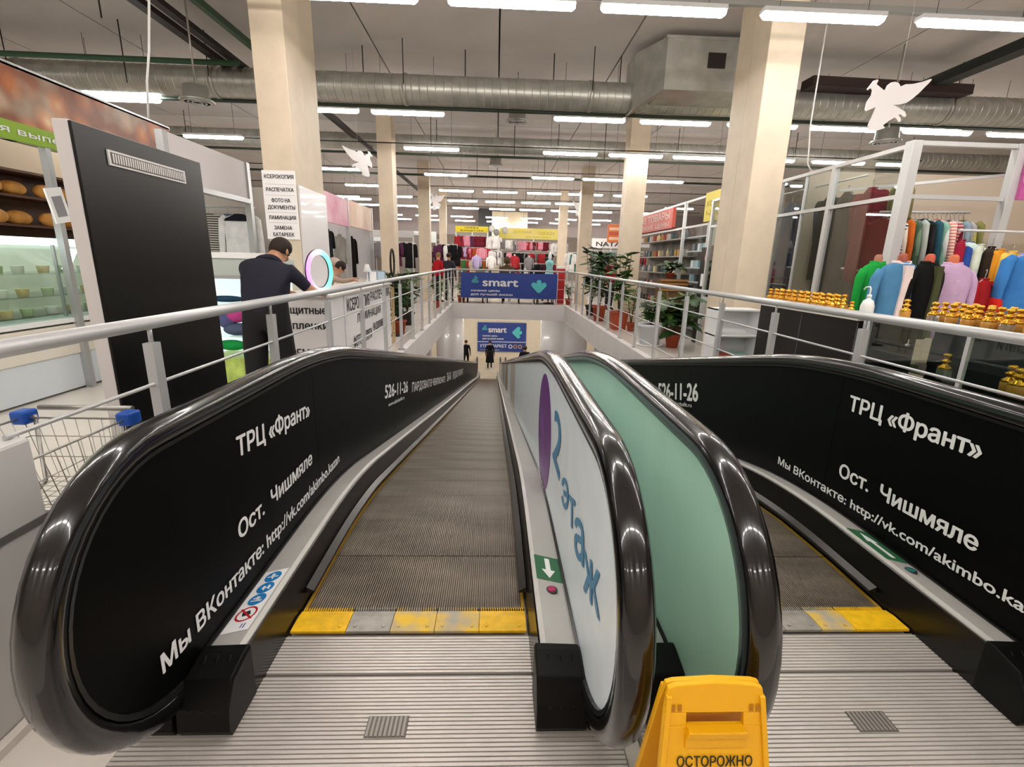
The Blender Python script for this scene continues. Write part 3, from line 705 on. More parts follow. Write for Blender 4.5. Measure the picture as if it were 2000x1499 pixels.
def pipe(label, pts, r, mt=m_pipe, name='ceiling_pipe', cat='pipe', sq=None):
    b = MB()
    if sq: 
        for a, c in zip(pts, pts[1:]): b.bar(a, c, *sq)
    else: b.tube(pts, r, 8)
    return tag(b.build(name, mt), label, cat)
pipe('dark green pipe just below the nearest duct', [(-13, 8.85, 3.93), (15.8, 8.85, 3.93)], .03)
pipe('dark pipe crossing below the farther duct', [(-13, 12.6, 3.95), (15.8, 12.6, 3.95)], .028)
pipe('dark pipe crossing behind the third lamp row', [(-13, 15.3, 3.92), (15.8, 15.3, 3.92)], .03)
pipe('green pipe at upper left crossing above the spiral duct', [(-13, 8.2, 4.28), (-3.9, 8.28, 4.28)], .04, M('green pipe', '#33523a', .5))
pipe('green square conduit running to the near left column', [(-3.78, 3, 4.45), (-3.60, 8.2, 4.45)], .05, M('green pipe', '#33523a'), sq=(.08, .08))
pipe('first of two dark cable trays at upper left', [(-4.42, 3.5, 4.45), (-4.28, 8.9, 4.38)], .05, m_dk, 'cable_tray', 'cable tray', sq=(.13, .07))
pipe('second dark cable tray at upper left, nearer the column', [(-4.15, 3.5, 4.45), (-4.05, 8.9, 4.38)], .05, m_dk, 'cable_tray', 'cable tray', sq=(.11, .07))
pipe('dark tray running deep along the left aisle', [(-3.55, 9.2, 4.35), (-3.30, 24, 4.35)], .05, m_dk, 'cable_tray', 'cable tray', sq=(.12, .06))
pipe('slim dark tray beside the second left column', [(-3.15, 9.2, 4.1), (-3.05, 24, 4.1)], .05, m_dk, 'cable_tray', 'cable tray', sq=(.06, .06))
pipe('thick dark beam at upper right above the glass stall', [(6.95, 4, 4.45), (7.0, 8.6, 4.45)], .05, M('dark green steel', '#1f2420', .5), 'cable_tray', 'cable tray', sq=(.22, .14))
pipe('dark red brown cable tray behind the large angel', [(4.9, 8.4, 4.36), (7.6, 8.5, 4.36)], .05, M('brown tray', '#33211f', .6), 'cable_tray', 'cable tray', sq=(.30, .14))
pipe('steel lamp rail above the nearest lamp row', [(-9, 5.62, 4.12), (10, 5.62, 4.12)], .03, M('rail steel', '#8d8b86', .5, metal=.4), 'lamp_rail', 'lamp rail', sq=(.05, .05))
for i, (Y, z) in enumerate(((11.9, 4.0), (15.0, 4.0), (18.3, 4.0), (21.5, 4.0), (24.6, 4.0))):
    pipe(f'thin dark lamp rail of the {["third","fourth","fifth","sixth","seventh"][i]} lamp row', [(-9, Y+.03, z+.04), (10, Y+.03, z+.04)], .012, m_dk, 'lamp_rail', 'lamp rail')
# ventilation box
v = empty('ventilation_box', 'sheet metal ventilation box joined to the duct beside the right column', 'ventilation box', (3.15, 8.1, 3.9))
MB().box((-.72, -.25, .12), (.95, .9, .80)).build('housing', m_galv, v, .01)
MB().box((-.10, -.262, .42), (.16, -.245, .62)).build('opening', m_dk, v)
MB().prism([(-.72, -.25, .80), (-.72, -.25, .12), (-1.02, .35, .0), (-1.02, .35, .80)], (0, .5, 0)).build('transition', m_galv, v)
MB().box((-.74, -.27, .78), (.97, .92, .82)).build('flange', m_galv, v)
# round ceiling diffusers
for x, y, Y, lb in ((1010, 235, 9.7, 'round metal air diffuser hanging behind the nearest duct'), (385, 195, 7.2, 'round air diffuser left of the near left column'), (968, 322, 14.2, 'small air diffuser hanging farther back'), (1730, 275, 8.0, 'round air diffuser below the large angel')):
    p = at(x, y, 1, Y); d = empty('air_diffuser', lb, 'air diffuser', p)
    MB().lathe([(.15, .16), (.16, .02), (.20, 0), (.21, -.02), (.205, -.03)], (0, 0, 0), 20).build('housing', m_galv, d)
    for k in range(3): MB().lathe([(.17-.05*k, -.032), (.17-.05*k, -.040), (.15-.05*k, -.040), (.15-.05*k, -.032)], (0, 0, 0), 20).build('ring', M('diffuser ring', '#d5d8da', .3, metal=.5), d)
    MB().tube([(0, 0, .16), (0, 0, 4.8-p.z)], .012, 6).build('rod', m_galv, d)
# rods from the ceiling
rod = MB().tube([(0, 0, 3.97), (0, 0, 4.8)], .009, 5).mesh('rod', m_dk)
for i, (X, Y) in enumerate(((-4.35, 6.2), (-.55, 8.85), (.9, 8.85), (-2.2, 8.85), (2.0, 8.85), (-1.6, 12.6), (.4, 12.6), (2.6, 12.6), (-.6, 15.3), (1.4, 15.3), (-5.6, 8.3), (-7.5, 8.3), (-1.2, 24.63), (1.4, 24.63))):
    o = put('hanger_rod', rod); o.location = (X, Y, 0); tag(o, 'thin dark rod hanging a pipe from the ceiling', 'rod', 'pipe hanger rods')
# paper angels
ANG = [(220,385),(330,215),(410,190),(430,215),(405,285),(590,400),(630,380),(650,300),(720,245),(800,230),(880,250),(920,290),(940,320),(1040,275),(1200,265),(1380,225),(1560,160),(1600,170),(1540,250),(1470,330),(1370,450),(1240,570),(1150,640),(1000,680),(850,685),(960,730),(1090,790),(1150,820),(1195,890),(1180,930),(1130,920),(1080,880),(1010,880),(1090,960),(1100,1020),(1060,1035),(1010,980),(950,940),(840,1010),(720,1110),(780,1160),(640,1210),(440,1220),(390,1110),(440,950),(485,740),(280,830),(255,790),(270,640),(340,510),(340,400),(290,360),(240,405)]
m_ang = M('angel white', '#fbf6f5', .7, emit=0)
def angel(label, c, width, rz, flip=1, tilt=0, whole=ANG):
    a = empty('paper_angel', label, 'angel decoration', c, rz)
    s = width/1380; b = MB(); b.prism([(flip*(x-900)*s, 0, -(y-700)*s) for x, y in whole], (0, .012, 0)); b.build('figure', m_ang, a)
    MB().tube([(0, .006, .35*width), (0, .006, 4.8-c[2])], .0015, 4).build('thread', M('thread', '#cfcac5', .6), a)
    return a
angel('large white paper angel with a trumpet hanging at upper right', at(1748, 206, 1, 5.4), .64, -.05)
angel('white paper angel turned sideways beside the second left column', at(700, 317, 1, 9), .56, .75, -1)
angel('small far paper angel by the third left column', at(855, 395, 1, 21), .85, .9)
angel('small far paper angel by the third right column', at(1129, 412, 1, 21), .9, .9, -1)
# hanging cables
for i, pts in enumerate((((291, 0), (291, 100), (287, 160), (290, 232)), ((1582, 250), (1580, 290), (1577, 320), (1585, 335)))):
    b = MB(); b.tube(([Vector((at(*pts[0], 1, 6.5).x, 6.5, 4.8))] if i else [])+[at(x, y, 1, 4.6 if i == 0 else 6.5) for x, y in pts], .009, 6)
    tag(b.build('hanging_cable', M('cable white', '#d9d6d2', .5)), ['white cable hanging above the bread banner', 'white cable hanging by the top of the glass stall'][i], 'cable')
# ================================================================ reusable goods
ORD = CNT+['tenth', 'eleventh', 'twelfth', 'thirteenth', 'fourteenth', 'fifteenth', 'sixteenth', 'seventeenth', 'eighteenth', 'nineteenth', 'twentieth']
FAB = {}
def fab(c, c2=None, freq=0, axis=2):
    k = (c, c2, freq, axis)
    if k not in FAB: FAB[k] = stripes('fabric %d' % len(FAB), c, c2, freq, axis) if c2 else M('fabric %d' % len(FAB), c, .9, var=.08, scale=7, bump=.7, bscale=11, spec=.2)
    return FAB[k]
m_hang = M('hanger steel', '#b9b4ae', .35, metal=.7)
m_skin = M('skin', '#c99373', .55, var=.04, scale=20)
def shirt_mb(w=.50, l=.66, d=.09, sleeve=.5, arm=.12, seed=0, open_=False, mi=0):
    """a hanging top: body loft with folds, two sleeves; origin at the shoulder centre, front faces -y"""
    rnd = random.Random(seed); b = MB(); N = 20; rs = []
    ph = rnd.random()*6
    prof = [(0, .16), (.015, .34), (.05, .66), (.09, .92), (.14, .97), (.26, .93), (.5, .92), (.8, .97), (1, 1.0)]
    for t, f in prof:
        r = []
        for k in range(N):
            a = 2*PI*k/N; fold = 1+(.17*math.sin(5*a+ph+t)+.11*math.sin(8*a+ph*2-t))*min(1, t*1.3)
            r.append((w/2*f*math.cos(a), d/2*(.55+.45*min(1, t*4))*fold*math.sin(a)*1.1, -l*t))
        rs.append(r)
    b.rings(rs, mi)
    for s in (-1, 1):
        L = l*sleeve; p = [(s*w*.42, 0, -.05*l-.01), (s*(w*.50), 0, -.12*l), (s*(w*.56), -.01, -.12*l-L*.5), (s*(w*.58), -.02, -.12*l-L)]
        b.tube(p, [d*.42, d*.55, d*.48, d*.42], 10, mi)
    # collar band
    b.tube([(.055*math.cos(2*PI*k/12), .03*math.sin(2*PI*k/12), .002) for k in range(13)], .010, 6, mi)
    return b
HK = MB().tube([(0, 0, .015), (0, 0, .05), (.02, 0, .075), (0, 0, .095), (-.02, 0, .08)], .004, 5).tube([(-.2, 0, -.05), (0, 0, .018), (.2, 0, -.05)], .005, 5).mesh('hanger', m_hang)
SH = [shirt_mb(seed=i, sleeve=s).mesh('garment', fab('#808080')) for i, s in enumerate((.45, .85, .8, .3))]
def garment(label, c, mt, rz=0, kind=1, sc=(1, 1, 1), cat='garment', group=None, hanger=True, name='shirt'):
    if kind == 4 and name == 'shirt': name = 'coat'
    o = put(name, SH[kind]); o.location = c; o.rotation_euler = (0, 0, rz); o.scale = sc; own_mat(o, mt); tag(o, label, cat, group)
    if hanger: h = put('hanger', HK, o)
    return o
PANTS = MB()
for s in (-1, 1): PANTS.tube([(s*.06, 0, 0), (s*.09, 0, -.25), (s*.10, 0, -.55), (s*.10, 0, -.9)], [.10, .10, .085, .075], 10)
PANTS = PANTS.mesh('garment', fab('#808080'))
# dress / coat
DR = shirt_mb(w=.48, l=1.15, d=.14, sleeve=.45, seed=9).mesh('garment', fab('#808080'))
SH.append(DR)
# mannequin bust with a shirt
def bust(label, c, mt, rz=0, neck='#c98d6c', trim=None, h=1.0, open_=None, name='dress_form', sc=1):
    d = empty(name, label, 'mannequin', c, rz); d.scale = (sc, sc, 1); b = MB(); N = 22; rs = []
    for z, wx, wy in ((0, .12, .09), (.10, .155, .11), (.25, .165, .115), (.40, .18, .12), (.50, .19, .115), (.56, .185, .10), (.61, .15, .085), (.635, .09, .07), (.65, .065, .06)):
        rs.append([(wx*math.cos(2*PI*k/N)*(1+.045*math.sin(6*2*PI*k/N+z*9)), wy*math.sin(2*PI*k/N)*(1+.04*math.sin(7*2*PI*k/N)), z*h) for k in range(N)])
    b.rings(rs, 0); b.build('shirt', mt, d)
    for s in (-1, 1):
        b = MB(); b.tube([(s*.165, 0, .57*h), (s*.205, 0, .50*h), (s*.225, -.01, .33*h), (s*.225, -.03, .10*h)], [.045, .048, .040, .036], 12); b.build('sleeve', mt, d)
    b = MB(); b.lathe([(.052, .60*h), (.042, .655*h), (.040, .695*h), (.033, .712*h), (.018, .722*h)], (0, 0, 0), 14); b.build('neck', M('form '+neck, neck, .5), d)
    b = MB(); b.rings([[((.070+dr)*math.cos(2*PI*k/16), (.062+dr)*math.sin(2*PI*k/16), z*h-.02*(k in (11, 12, 13))) for k in range(16)] for z, dr in ((.625, .012), (.66, .010), (.65, .0), (.63, 0))]); b.build('collar', trim or mt, d)
    if open_:
        b = MB(); b.prism([(-.035, -.13, .62*h), (.035, -.13, .62*h), (.05, -.135, .02), (-.05, -.135, .02)], (0, .05, 0)); b.build('lining', open_, d)
    else:
        b = MB()
        for k in range(5): b.ball((0, -.122+.002*k, (.10+.10*k)*h), .008, n=8, k=5)
        tag(b.build('buttons', M('button', '#d8cfd8', .4), d), kind='stuff')
    b = MB(); b.tube([(0, 0, -c[2]), (0, 0, .02)], .018, 8); b.lathe([(.15, -c[2]), (.15, -c[2]+.02), (.03, -c[2]+.03)], (0, 0, 0), 16); b.build('stand', m_dk, d)
    return d
# perfume bottles
m_gold = M('gold cap', '#e3a63a', .22, metal=.9); m_amber = M('amber perfume', '#c98f3e', .12, coat=.6, alpha=.92); m_clear = M('clear bottle glass', '#d8d5c6', .06, trans=.8)
BB = MB().lathe([(.022, 0), (.027, .004), (.028, .045), (.020, .058), (.010, .066)], n=12).mesh('body', m_amber)
BC = MB().lathe([(.028, .046), (.026, .056), (.012, .066), (.012, .074), (.020, .078), (.021, .084), (.010, .088), (.011, .098), (.017, .102), (.016, .112), (.006, .116)], n=12).mesh('cap', m_gold)
def bottle(label, c, group, sc=1, mt=None):
    o = put('perfume_bottle', BB); o.location = c; o.scale = (sc,)*3; tag(o, label, 'perfume bottle', group)
    if mt: own_mat(o, mt)
    put('cap', BC, o); return o
# leaves and plants
m_leaf = M('leaf green', '#35552a', .4, var=.3, scale=6); m_leaf2 = M('leaf light green', '#5d7c33', .4, var=.25, scale=6); m_leafd = M('leaf dark green', '#22381f', .4, var=.2, scale=6)
m_stem = M('stem', '#5a4a2c', .7); m_soil = M('soil', '#2c2019', .95, bump=.5)
def leaf_mesh(L, W, lob=0, mt=m_leaf):
    b = MB(); n = 10; rows_ = []
    for i in range(n+1):
        t = i/n; w = W*math.sin(PI*min(1, t*1.02))**.7*(1-.25*t)
        if lob and i % 2: w *= (1-lob)
        y = L*t; z = -.35*L*t*t
        rows_.append(((-w, y, z-.12*w), (0, y, z+.02*L), (w, y, z-.12*w)))
    for a, c in zip(rows_, rows_[1:]):
        for k in (0, 1): b.quad(a[k], a[k+1], c[k+1], c[k])
    b.s = [True]*len(b.f)
    return b.mesh('leaf', mt)
LV = {'big': leaf_mesh(.24, .085, .35, m_leaf), 'oval': leaf_mesh(.16, .045, 0, m_leaf), 'light': leaf_mesh(.17, .06, 0, m_leaf2), 'long': leaf_mesh(.34, .022, 0, m_leaf2), 'dark': leaf_mesh(.15, .05, 0, m_leafd)}
def plant(label, c, pot_r, pot_h, pot_mt, height, spread, n, leaves, seed, stems=4, square=False, name='potted_plant', zlow=.25, saucer=None):
    rnd = random.Random(seed); p = empty(name, label, 'potted plant', c); n = int(n*1.7)
    if square: MB().rings([[(s1*pot_r*f, s2*pot_r*f, z) for s1, s2 in ((-1, -1), (1, -1), (1, 1), (-1, 1))] for z, f in ((0, .75), (pot_h-.03, .97), (pot_h-.03, 1.05), (pot_h, 1.05))], sm=False).build('pot', pot_mt, p, .008)
    else: MB().lathe([(pot_r*.72, 0), (pot_r*.95, pot_h*.86), (pot_r*1.05, pot_h*.86), (pot_r*1.06, pot_h), (pot_r*.95, pot_h), (pot_r*.92, pot_h-.03)], n=24).build('pot', pot_mt, p)
    MB().lathe([(pot_r*.9, pot_h-.035), (pot_r*.5, pot_h-.02)], n=16).build('soil', m_soil, p)
    if saucer: MB().lathe([(pot_r*.9, 0), (pot_r*1.0, .02), (pot_r*1.0, .025)], n=24).build('saucer', saucer, p)
    tips = []
    for s in range(stems):
        a = 2*PI*s/stems+rnd.random(); q = [(0, 0, pot_h-.03)]
        for k in range(1, 6):
            t = k/5; q.append((spread*.55*t*math.cos(a)*rnd.uniform(.8, 1.1), spread*.55*t*math.sin(a)*rnd.uniform(.8, 1.1), pot_h+(height-pot_h)*t*rnd.uniform(.9, 1)))
        MB().tube(q, [.012]*3+[.008]*3, 6).build('stem', m_stem if height > .9 else m_leafd, p); tips.append(q)
    for k in range(n):
        q = tips[k % stems]; t = rnd.uniform(zlow, 1); i = min(4, int(t*5)); f = t*5-i
        b0 = Vector(q[i]).lerp(Vector(q[i+1]), min(1, f)); a = rnd.random()*2*PI; el = rnd.uniform(-.3, .8)
        o = put('leaf', LV[leaves[k % len(leaves)]], p); o.location = b0; o.rotation_euler = (el, rnd.uniform(-.4, .4), a); s = rnd.uniform(.75, 1.3)*max(spread, .3)/.35; o.scale = (s, s, s)
    return p
# ================================================================ people
def person(label, loc, rz, J, cl, hair=None, hat=None, name='person', lod=1, scale=1.0, hood=None):
    """J: joint dict; cl: dict region -> material. One continuous skinned surface."""
    D = dict(pelvis=(0, 0, .95), waist=(0, 0, 1.10), chest=(0, 0, 1.32), neck0=(0, .0, 1.45), neck=(0, 0, 1.53), head=(0, -.015, 1.63), crown=(0, 0, 1.72),
             shL=(-.175, 0, 1.42), elL=(-.24, .02, 1.14), wrL=(-.25, -.04, .90), shR=(.175, 0, 1.42), elR=(.24, .02, 1.14), wrR=(.25, -.04, .90),
             hipL=(-.10, 0, .90), knL=(-.11, -.01, .50), anL=(-.11, .02, .09), toL=(-.12, -.15, .03), hipR=(.10, 0, .90), knR=(.11, -.01, .50), anR=(.11, .02, .09), toR=(.12, -.15, .03))
    D.update(J)
    names = list(D); P = [Vector(D[k]) for k in names]; ix = {k: i for i, k in enumerate(names)}
    Rr = dict(pelvis=(.155, .115), waist=(.145, .105), chest=(.165, .115), neck0=(.085, .075), neck=(.055, .058), head=(.076, .09), crown=(.060, .070), shL=(.068, .068), shR=(.068, .068), elL=(.045, .045), elR=(.045, .045), wrL=(.029, .029), wrR=(.029, .029),
              hipL=(.095, .10), hipR=(.095, .10), knL=(.06, .06), knR=(.06, .06), anL=(.042, .045), anR=(.042, .045), toL=(.036, .03), toR=(.036, .03))
    Rr.update(cl.get('radii', {})); hs = cl.get('head', 1)
    for k_ in ('head', 'crown'): Rr[k_] = (Rr[k_][0]*hs, Rr[k_][1]*hs)
    E = [('pelvis', 'waist', 'torso'), ('waist', 'chest', 'torso'), ('chest', 'neck0', 'torso'), ('neck0', 'neck', 'skin'), ('neck', 'head', 'skin'), ('head', 'crown', 'skin'),
         ('chest', 'shL', 'torso'), ('shL', 'elL', 'sleeve'), ('elL', 'wrL', 'fore'), ('chest', 'shR', 'torso'), ('shR', 'elR', 'sleeve'), ('elR', 'wrR', 'fore'),
         ('pelvis', 'hipL', 'leg'), ('hipL', 'knL', 'leg'), ('knL', 'anL', 'leg'), ('anL', 'toL', 'shoe'), ('pelvis', 'hipR', 'leg'), ('hipR', 'knR', 'leg'), ('knR', 'anR', 'leg'), ('anR', 'toR', 'shoe')]
    rad = [Rr[k] for k in names]; edges = [(ix[a], ix[b]) for a, b, r in E]; reg = [(P[ix[a]], P[ix[b]], r) for a, b, r in E]
    # hands: palm and five fingers each
    for s, el, wr in ((-1, 'elL', 'wrL'), (1, 'elR', 'wrR')):
        d = (Vector(D[wr])-Vector(D[el])).normalized(); side = d.cross(Vector((0, 0, 1)))
        side = side.normalized() if side.length > .2 else Vector((0, -1, 0)); nn = side.cross(d).normalized()
        w0 = Vector(D[wr]); pc = w0+d*.05; i0 = len(P); P.append(pc); rad.append((.032, .02)); edges.append((ix[wr], i0)); reg.append((w0, pc, 'skin'))
        for k, (off, L) in enumerate(((-.027, .060), (-.009, .072), (.009, .068), (.026, .052))):
            a = pc+d*.035+side*off; b_ = a+d*L*.55-nn*.008; c_ = b_+d*L*.35-nn*.02
            n0 = len(P); P += [a, b_, c_]; rad += [(.011, .010), (.009, .008), (.007, .007)]; edges += [(i0, n0), (n0, n0+1), (n0+1, n0+2)]; reg += [(a, c_, 'skin')]
        a = pc+side*(-.03*s*-1 if s > 0 else .03)*1.0; b_ = a+d*.03+side*(.02 if s < 0 else .02)
        n0 = len(P); P += [a, b_]; rad += [(.011, .011), (.008, .008)]; edges += [(i0, n0), (n0, n0+1)]; reg += [(a, b_, 'skin')]
    me = bpy.data.meshes.new('body'); me.from_pydata([tuple(p) for p in P], edges, [])
    tmp = bpy.data.objects.new('tmp', me); COL.objects.link(tmp)
    sk = tmp.modifiers.new('skin', 'SKIN'); sk.use_smooth_shade = True
    if not me.skin_vertices: raise RuntimeError('no skin layer')
    for i, r in enumerate(rad): me.skin_vertices[0].data[i].radius = r; me.skin_vertices[0].data[i].use_root = (i == 0)
    ss = tmp.modifiers.new('sub', 'SUBSURF'); ss.levels = lod; ss.render_levels = lod
    dg = bpy.context.evaluated_depsgraph_get(); bm_ = bpy.data.meshes.new_from_object(tmp.evaluated_get(dg)); bpy.data.objects.remove(tmp)
    mats = [cl['skin'], cl['torso'], cl['sleeve'], cl['fore'], cl['leg'], cl['shoe']]; key = {'skin': 0, 'torso': 1, 'sleeve': 2, 'fore': 3, 'leg': 4, 'shoe': 5}
    bm_.materials.clear()
    for q in mats: bm_.materials.append(q)
    cut = cl.get('sleeve_cut', 1.1)
    for pl in bm_.polygons:
        c = pl.center; best = (9, 0, 0, '')
        for a, b_, r in reg:
            ab = b_-a; t = max(0, min(1, (c-a).dot(ab)/max(1e-9, ab.length_squared))); dd = (a+ab*t-c).length
            if dd < best[0]: best = (dd, r, t, 'neck0' if a is reg[3][0] else '')
        r = best[1]
        if r == 'sleeve' and best[2] > cut: r = 'skin'
        if r == 'skin' and best[0] < 9 and best[3] == 'neck0' and best[2] < .75: r = 'torso'
        if r == 'skin' and best[0] > .085 and c.z < D['neck'][2]-.02 and c.z > D['chest'][2]: r = 'torso'
        pl.material_index = key[r]; pl.use_smooth = True
    o = put(name, bm_); o.location = loc; o.rotation_euler = (0, 0, rz); o.scale = (scale,)*3; tag(o, label, 'person')
    H = Vector(D['head']); N_ = Vector(D['neck']); up = (Vector(D['crown'])-N_).normalized(); fw = cl.get('face', Vector((0, -1, 0))); fw = (fw-up*fw.dot(up)).normalized(); sd = up.cross(fw)
    # face and ears
    b = MB()
    for s in (-1, 1): b.ball(tuple(H+sd*s*.085*hs-up*.005), (.012, .02, .03), n=8, k=6)
    b.ball(tuple(H+fw*.084*hs-up*.012), (.014, .016, .022), n=8, k=6); b.build('ears_and_nose', cl['skin'], o); tag(kids(o)[-1], kind='stuff') if False else None
    b = MB()
    for s in (-1, 1): b.ball(tuple(H+sd*s*.032+fw*.066*hs+up*.012), .009, n=8, k=6)
    b.build('eyes', M('eye dark', '#1d1512', .3), o)
    b = MB(); b.ball(tuple(H+fw*.072*hs-up*.045), (.024, .012, .007), n=8, k=5); b.build('mouth', M('lips', '#8d4c41', .5), o)
    if hair:
        b = MB(); n, k = 18, 12; rs = []
        for i in range(k+1):
            th = PI*.66*i/k; r = []
            for j in range(n):
                ph = 2*PI*j/n; v = up*math.cos(th)+(fw*math.cos(ph)+sd*math.sin(ph))*math.sin(th)
                q = v.dot(fw); lim = 1.0 if q < .35 else max(.82, 1-.35*(q-.35))
                if v.dot(up) < .15 and q > .15: lim = .72
                r.append(tuple(H+up*.022+Vector((v.x*.096, v.y*.106, v.z*.110))*lim*hs))
            rs.append(r)
        b.rings(rs); b.build('hair', hair, o)
    if hat:
        b = MB(); b.ball(tuple(H+up*.05), (.112, .122, .10), n=16, k=10); b.build('knit_hat', hat, o)
    if hood:
        b = MB(); b.ball(tuple(H-fw*.03+up*.01), (.125, .13, .15), n=16, k=10); b.build('hood', hood, o)
    return o
# ================================================================ left side: kiosk panel, man, copy shop, bakery, clothes
m_lg = M('light grey laminate', '#c9c6c4', .45); m_alu = M('aluminium profile', '#b9bbbd', .35, metal=.6)
m_black = M('black gloss board', '#0d0c0b', .3, spec=.3)
k = empty('display_board', 'tall black board with light grey edge and a slotted grille behind the left rail', 'display board', (-2.03, 3.04, 0))
MB().box((-.05, -.51, 0), (.02, .51, 2.095)).build('grey_frame', M('panel edge grey', '#cfcac8', .45), k, .003)
MB().box((.018, -.505, 0), (.034, .505, 2.09)).build('black_face', m_black, k, .002)
b = MB(); b.box((.034, -.315, 1.93), (.042, .31, 2.005)); b.build('grille_frame', M('grille frame', '#d7d2d0', .4), k)
MB().box((.036, -.30, 1.94), (.044, .295, 1.995)).build('grille_back', M('grille dark', '#57504c', .6), k)
sl_ = MB().box((0, 0, 0), (.004, .009, .045)).mesh('grille_slat', M('grille frame', '#d7d2d0'))
for i in range(34): o = put('grille_slat', sl_, k); o.location = (.042, -.292+i*.0173, 1.945)
# man at the counter
navy = M('navy tshirt', '#1b1b2b', .85, bump=.2, bscale=30); blk = M('black trousers', '#121113', .85)
person('man in a dark navy t-shirt leaning on the counter over his phone', (-2.17, 4.62, 0), PI, dict(
    pelvis=(0, 0, .97), waist=(0, -.03, 1.12), chest=(-.01, -.10, 1.32), neck0=(-.03, -.16, 1.43), neck=(-.05, -.21, 1.475), head=(-.075, -.27, 1.535), crown=(-.08, -.285, 1.60),
    shL=(-.21, -.13, 1.36), elL=(-.34, -.26, 1.17), wrL=(-.34, -.52, 1.13), shR=(.20, -.13, 1.38), elR=(.24, -.32, 1.16), wrR=(.02, -.50, 1.14),
    hipL=(-.11, 0, .92), hipR=(.11, 0, .92), knL=(-.13, -.04, .50), knR=(.12, .02, .5), anL=(-.14, .02, .09), anR=(.13, .08, .09), toL=(-.17, -.15, .03), toR=(.15, -.09, .03)),
    dict(head=1.12, skin=m_skin, torso=navy, sleeve=navy, fore=m_skin, leg=blk, shoe=blk, sleeve_cut=.8, face=Vector((-.45, -.8, -.55)), radii=dict(pelvis=(.185, .14), waist=(.185, .13), chest=(.205, .13), shL=(.085, .08), shR=(.085, .08), hipL=(.135, .13), hipR=(.135, .13), knL=(.11, .11), knR=(.11, .11), neck0=(.11, .085), neck=(.068, .068), elL=(.055, .055), elR=(.055, .055), anL=(.085, .085), anR=(.085, .085))),
    hair=M('dark brown hair', '#2b1d16', .8, bump=.6, bscale=120), lod=2)
tag(MB().box((-.035, -.07, 0), (.035, .07, .009)).build('phone', M('phone', '#141416', .2)), 'dark phone in the hands of the leaning man', 'phone')
bpy.data.objects['phone'].location = (-1.93, 5.17, 1.13); bpy.data.objects['phone'].rotation_euler = (.3, 0, .5)
# copy shop counter
m_cnt = M('counter white', '#efebec', .4); m_pr = M('print black', '#1a1a1c', .6)
ct_ = empty('shop_counter', 'white copy shop counter covered with black lettering behind the left rail', 'counter', (-2.05, 5.4, 0))
L = (2.05, -5.4, 0)
def cnt(b, nm, mt, bev=0): o = b.build(nm, mt, ct_, bev); o.location = L; return o
cnt(MB().box((-2.385, 5.38, 0), (-1.80, 8.35, 1.07)), 'body', m_cnt, .006)
cnt(MB().box((-2.39, 5.34, 1.07), (-1.77, 8.40, 1.10)), 'worktop', M('worktop', '#e9e3dd', .35), .005)
for y in (5.80, 7.55): cnt(MB().box((-1.802, y, .02), (-1.797, y+.012, 1.06)), 'panel_joint', M('joint grey', '#a9a4a4', .6))
for z0, z1 in ((.60, 1.0),): cnt(MB().box((-1.800, 5.95, .10), (-1.794, 8.05, 1.03)), 'poster', M('poster white', '#f5f1f1', .4))
def ctx(s, y0, z0, y1, h, bold=.03):
    o = text(ct_, s, (-1.792, y0, z0), (-1.792, y1, z0), h, m_pr, bold=bold); o.location = L
ctx('КСЕРОКОПИЯ', 5.92, .86, 6.95, .15); ctx('РАСПЕЧАТКА', 7.02, .90, 8.28, .13)
ctx('ЛАМИНАЦИЯ', 6.30, .68, 7.6, .11); ctx('ФОТО-УСЛУГИ', 6.1, .38, 7.0, .14); ctx('НА ДОКУМЕНТЫ', 7.1, .46, 7.95, .11)
for s, x0, x1, z, h in (('ЗАЩИТНЫЕ', -2.37, -1.855, .885, .085), ('ПЛЕНКИ', -2.24, -1.855, .715, .085), ('РЕМОНТ', -2.28, -1.86, .40, .09)):
    o = text(ct_, s.lower() if s != 'РЕМОНТ' else s, (x0, 5.377, z), (x1, 5.377, z), h, m_pr, bold=.03); o.location = L
# ring light on the counter
rl = empty('ring_light', 'glowing rainbow coloured ring light standing on the copy shop counter', 'lamp', (-1.96, 5.55, 1.10), math.radians(75))
R_, r_ = .21, .030; N = 48; b = MB(); cols = []
mtr = bpy.data.materials.new('ring glow'); mtr.use_nodes = True; nt = mtr.node_tree; bs = nt.nodes['Principled BSDF']
tc = nt.nodes.new('ShaderNodeTexCoord'); sx = nt.nodes.new('ShaderNodeSeparateXYZ'); cr = nt.nodes.new('ShaderNodeValToRGB'); mpn = nt.nodes.new('ShaderNodeMapping'); mpn.inputs['Location'].default_value = (.5, 0, .02); mpn.inputs['Scale'].default_value = (2.1, 1, 1)
nt.links.new(tc.outputs['Object'], mpn.inputs[0]); nt.links.new(mpn.outputs[0], sx.inputs[0]); nt.links.new(sx.outputs[0], cr.inputs[0])
e = cr.color_ramp.elements; e[0].position = .1; e[0].color = (.95, .25, .85, 1); e[1].position = .95; e[1].color = (.1, .95, .45, 1)
x_ = e.new(.35); x_.color = (.95, .45, .65, 1); x_ = e.new(.6); x_.color = (.25, .85, .95, 1)
nt.links.new(cr.outputs[0], bs.inputs['Emission Color']); nt.links.new(cr.outputs[0], bs.inputs['Base Color']); bs.inputs['Emission Strength'].default_value = 1.6
b.rings([[((R_+r_*math.cos(2*PI*j/10))*math.cos(2*PI*i/N), .5*r_*math.sin(2*PI*j/10), .24+(R_+r_*math.cos(2*PI*j/10))*math.sin(2*PI*i/N)) for j in range(10)] for i in range(N)], loop=True)
b.build('glowing_ring', mtr, rl)
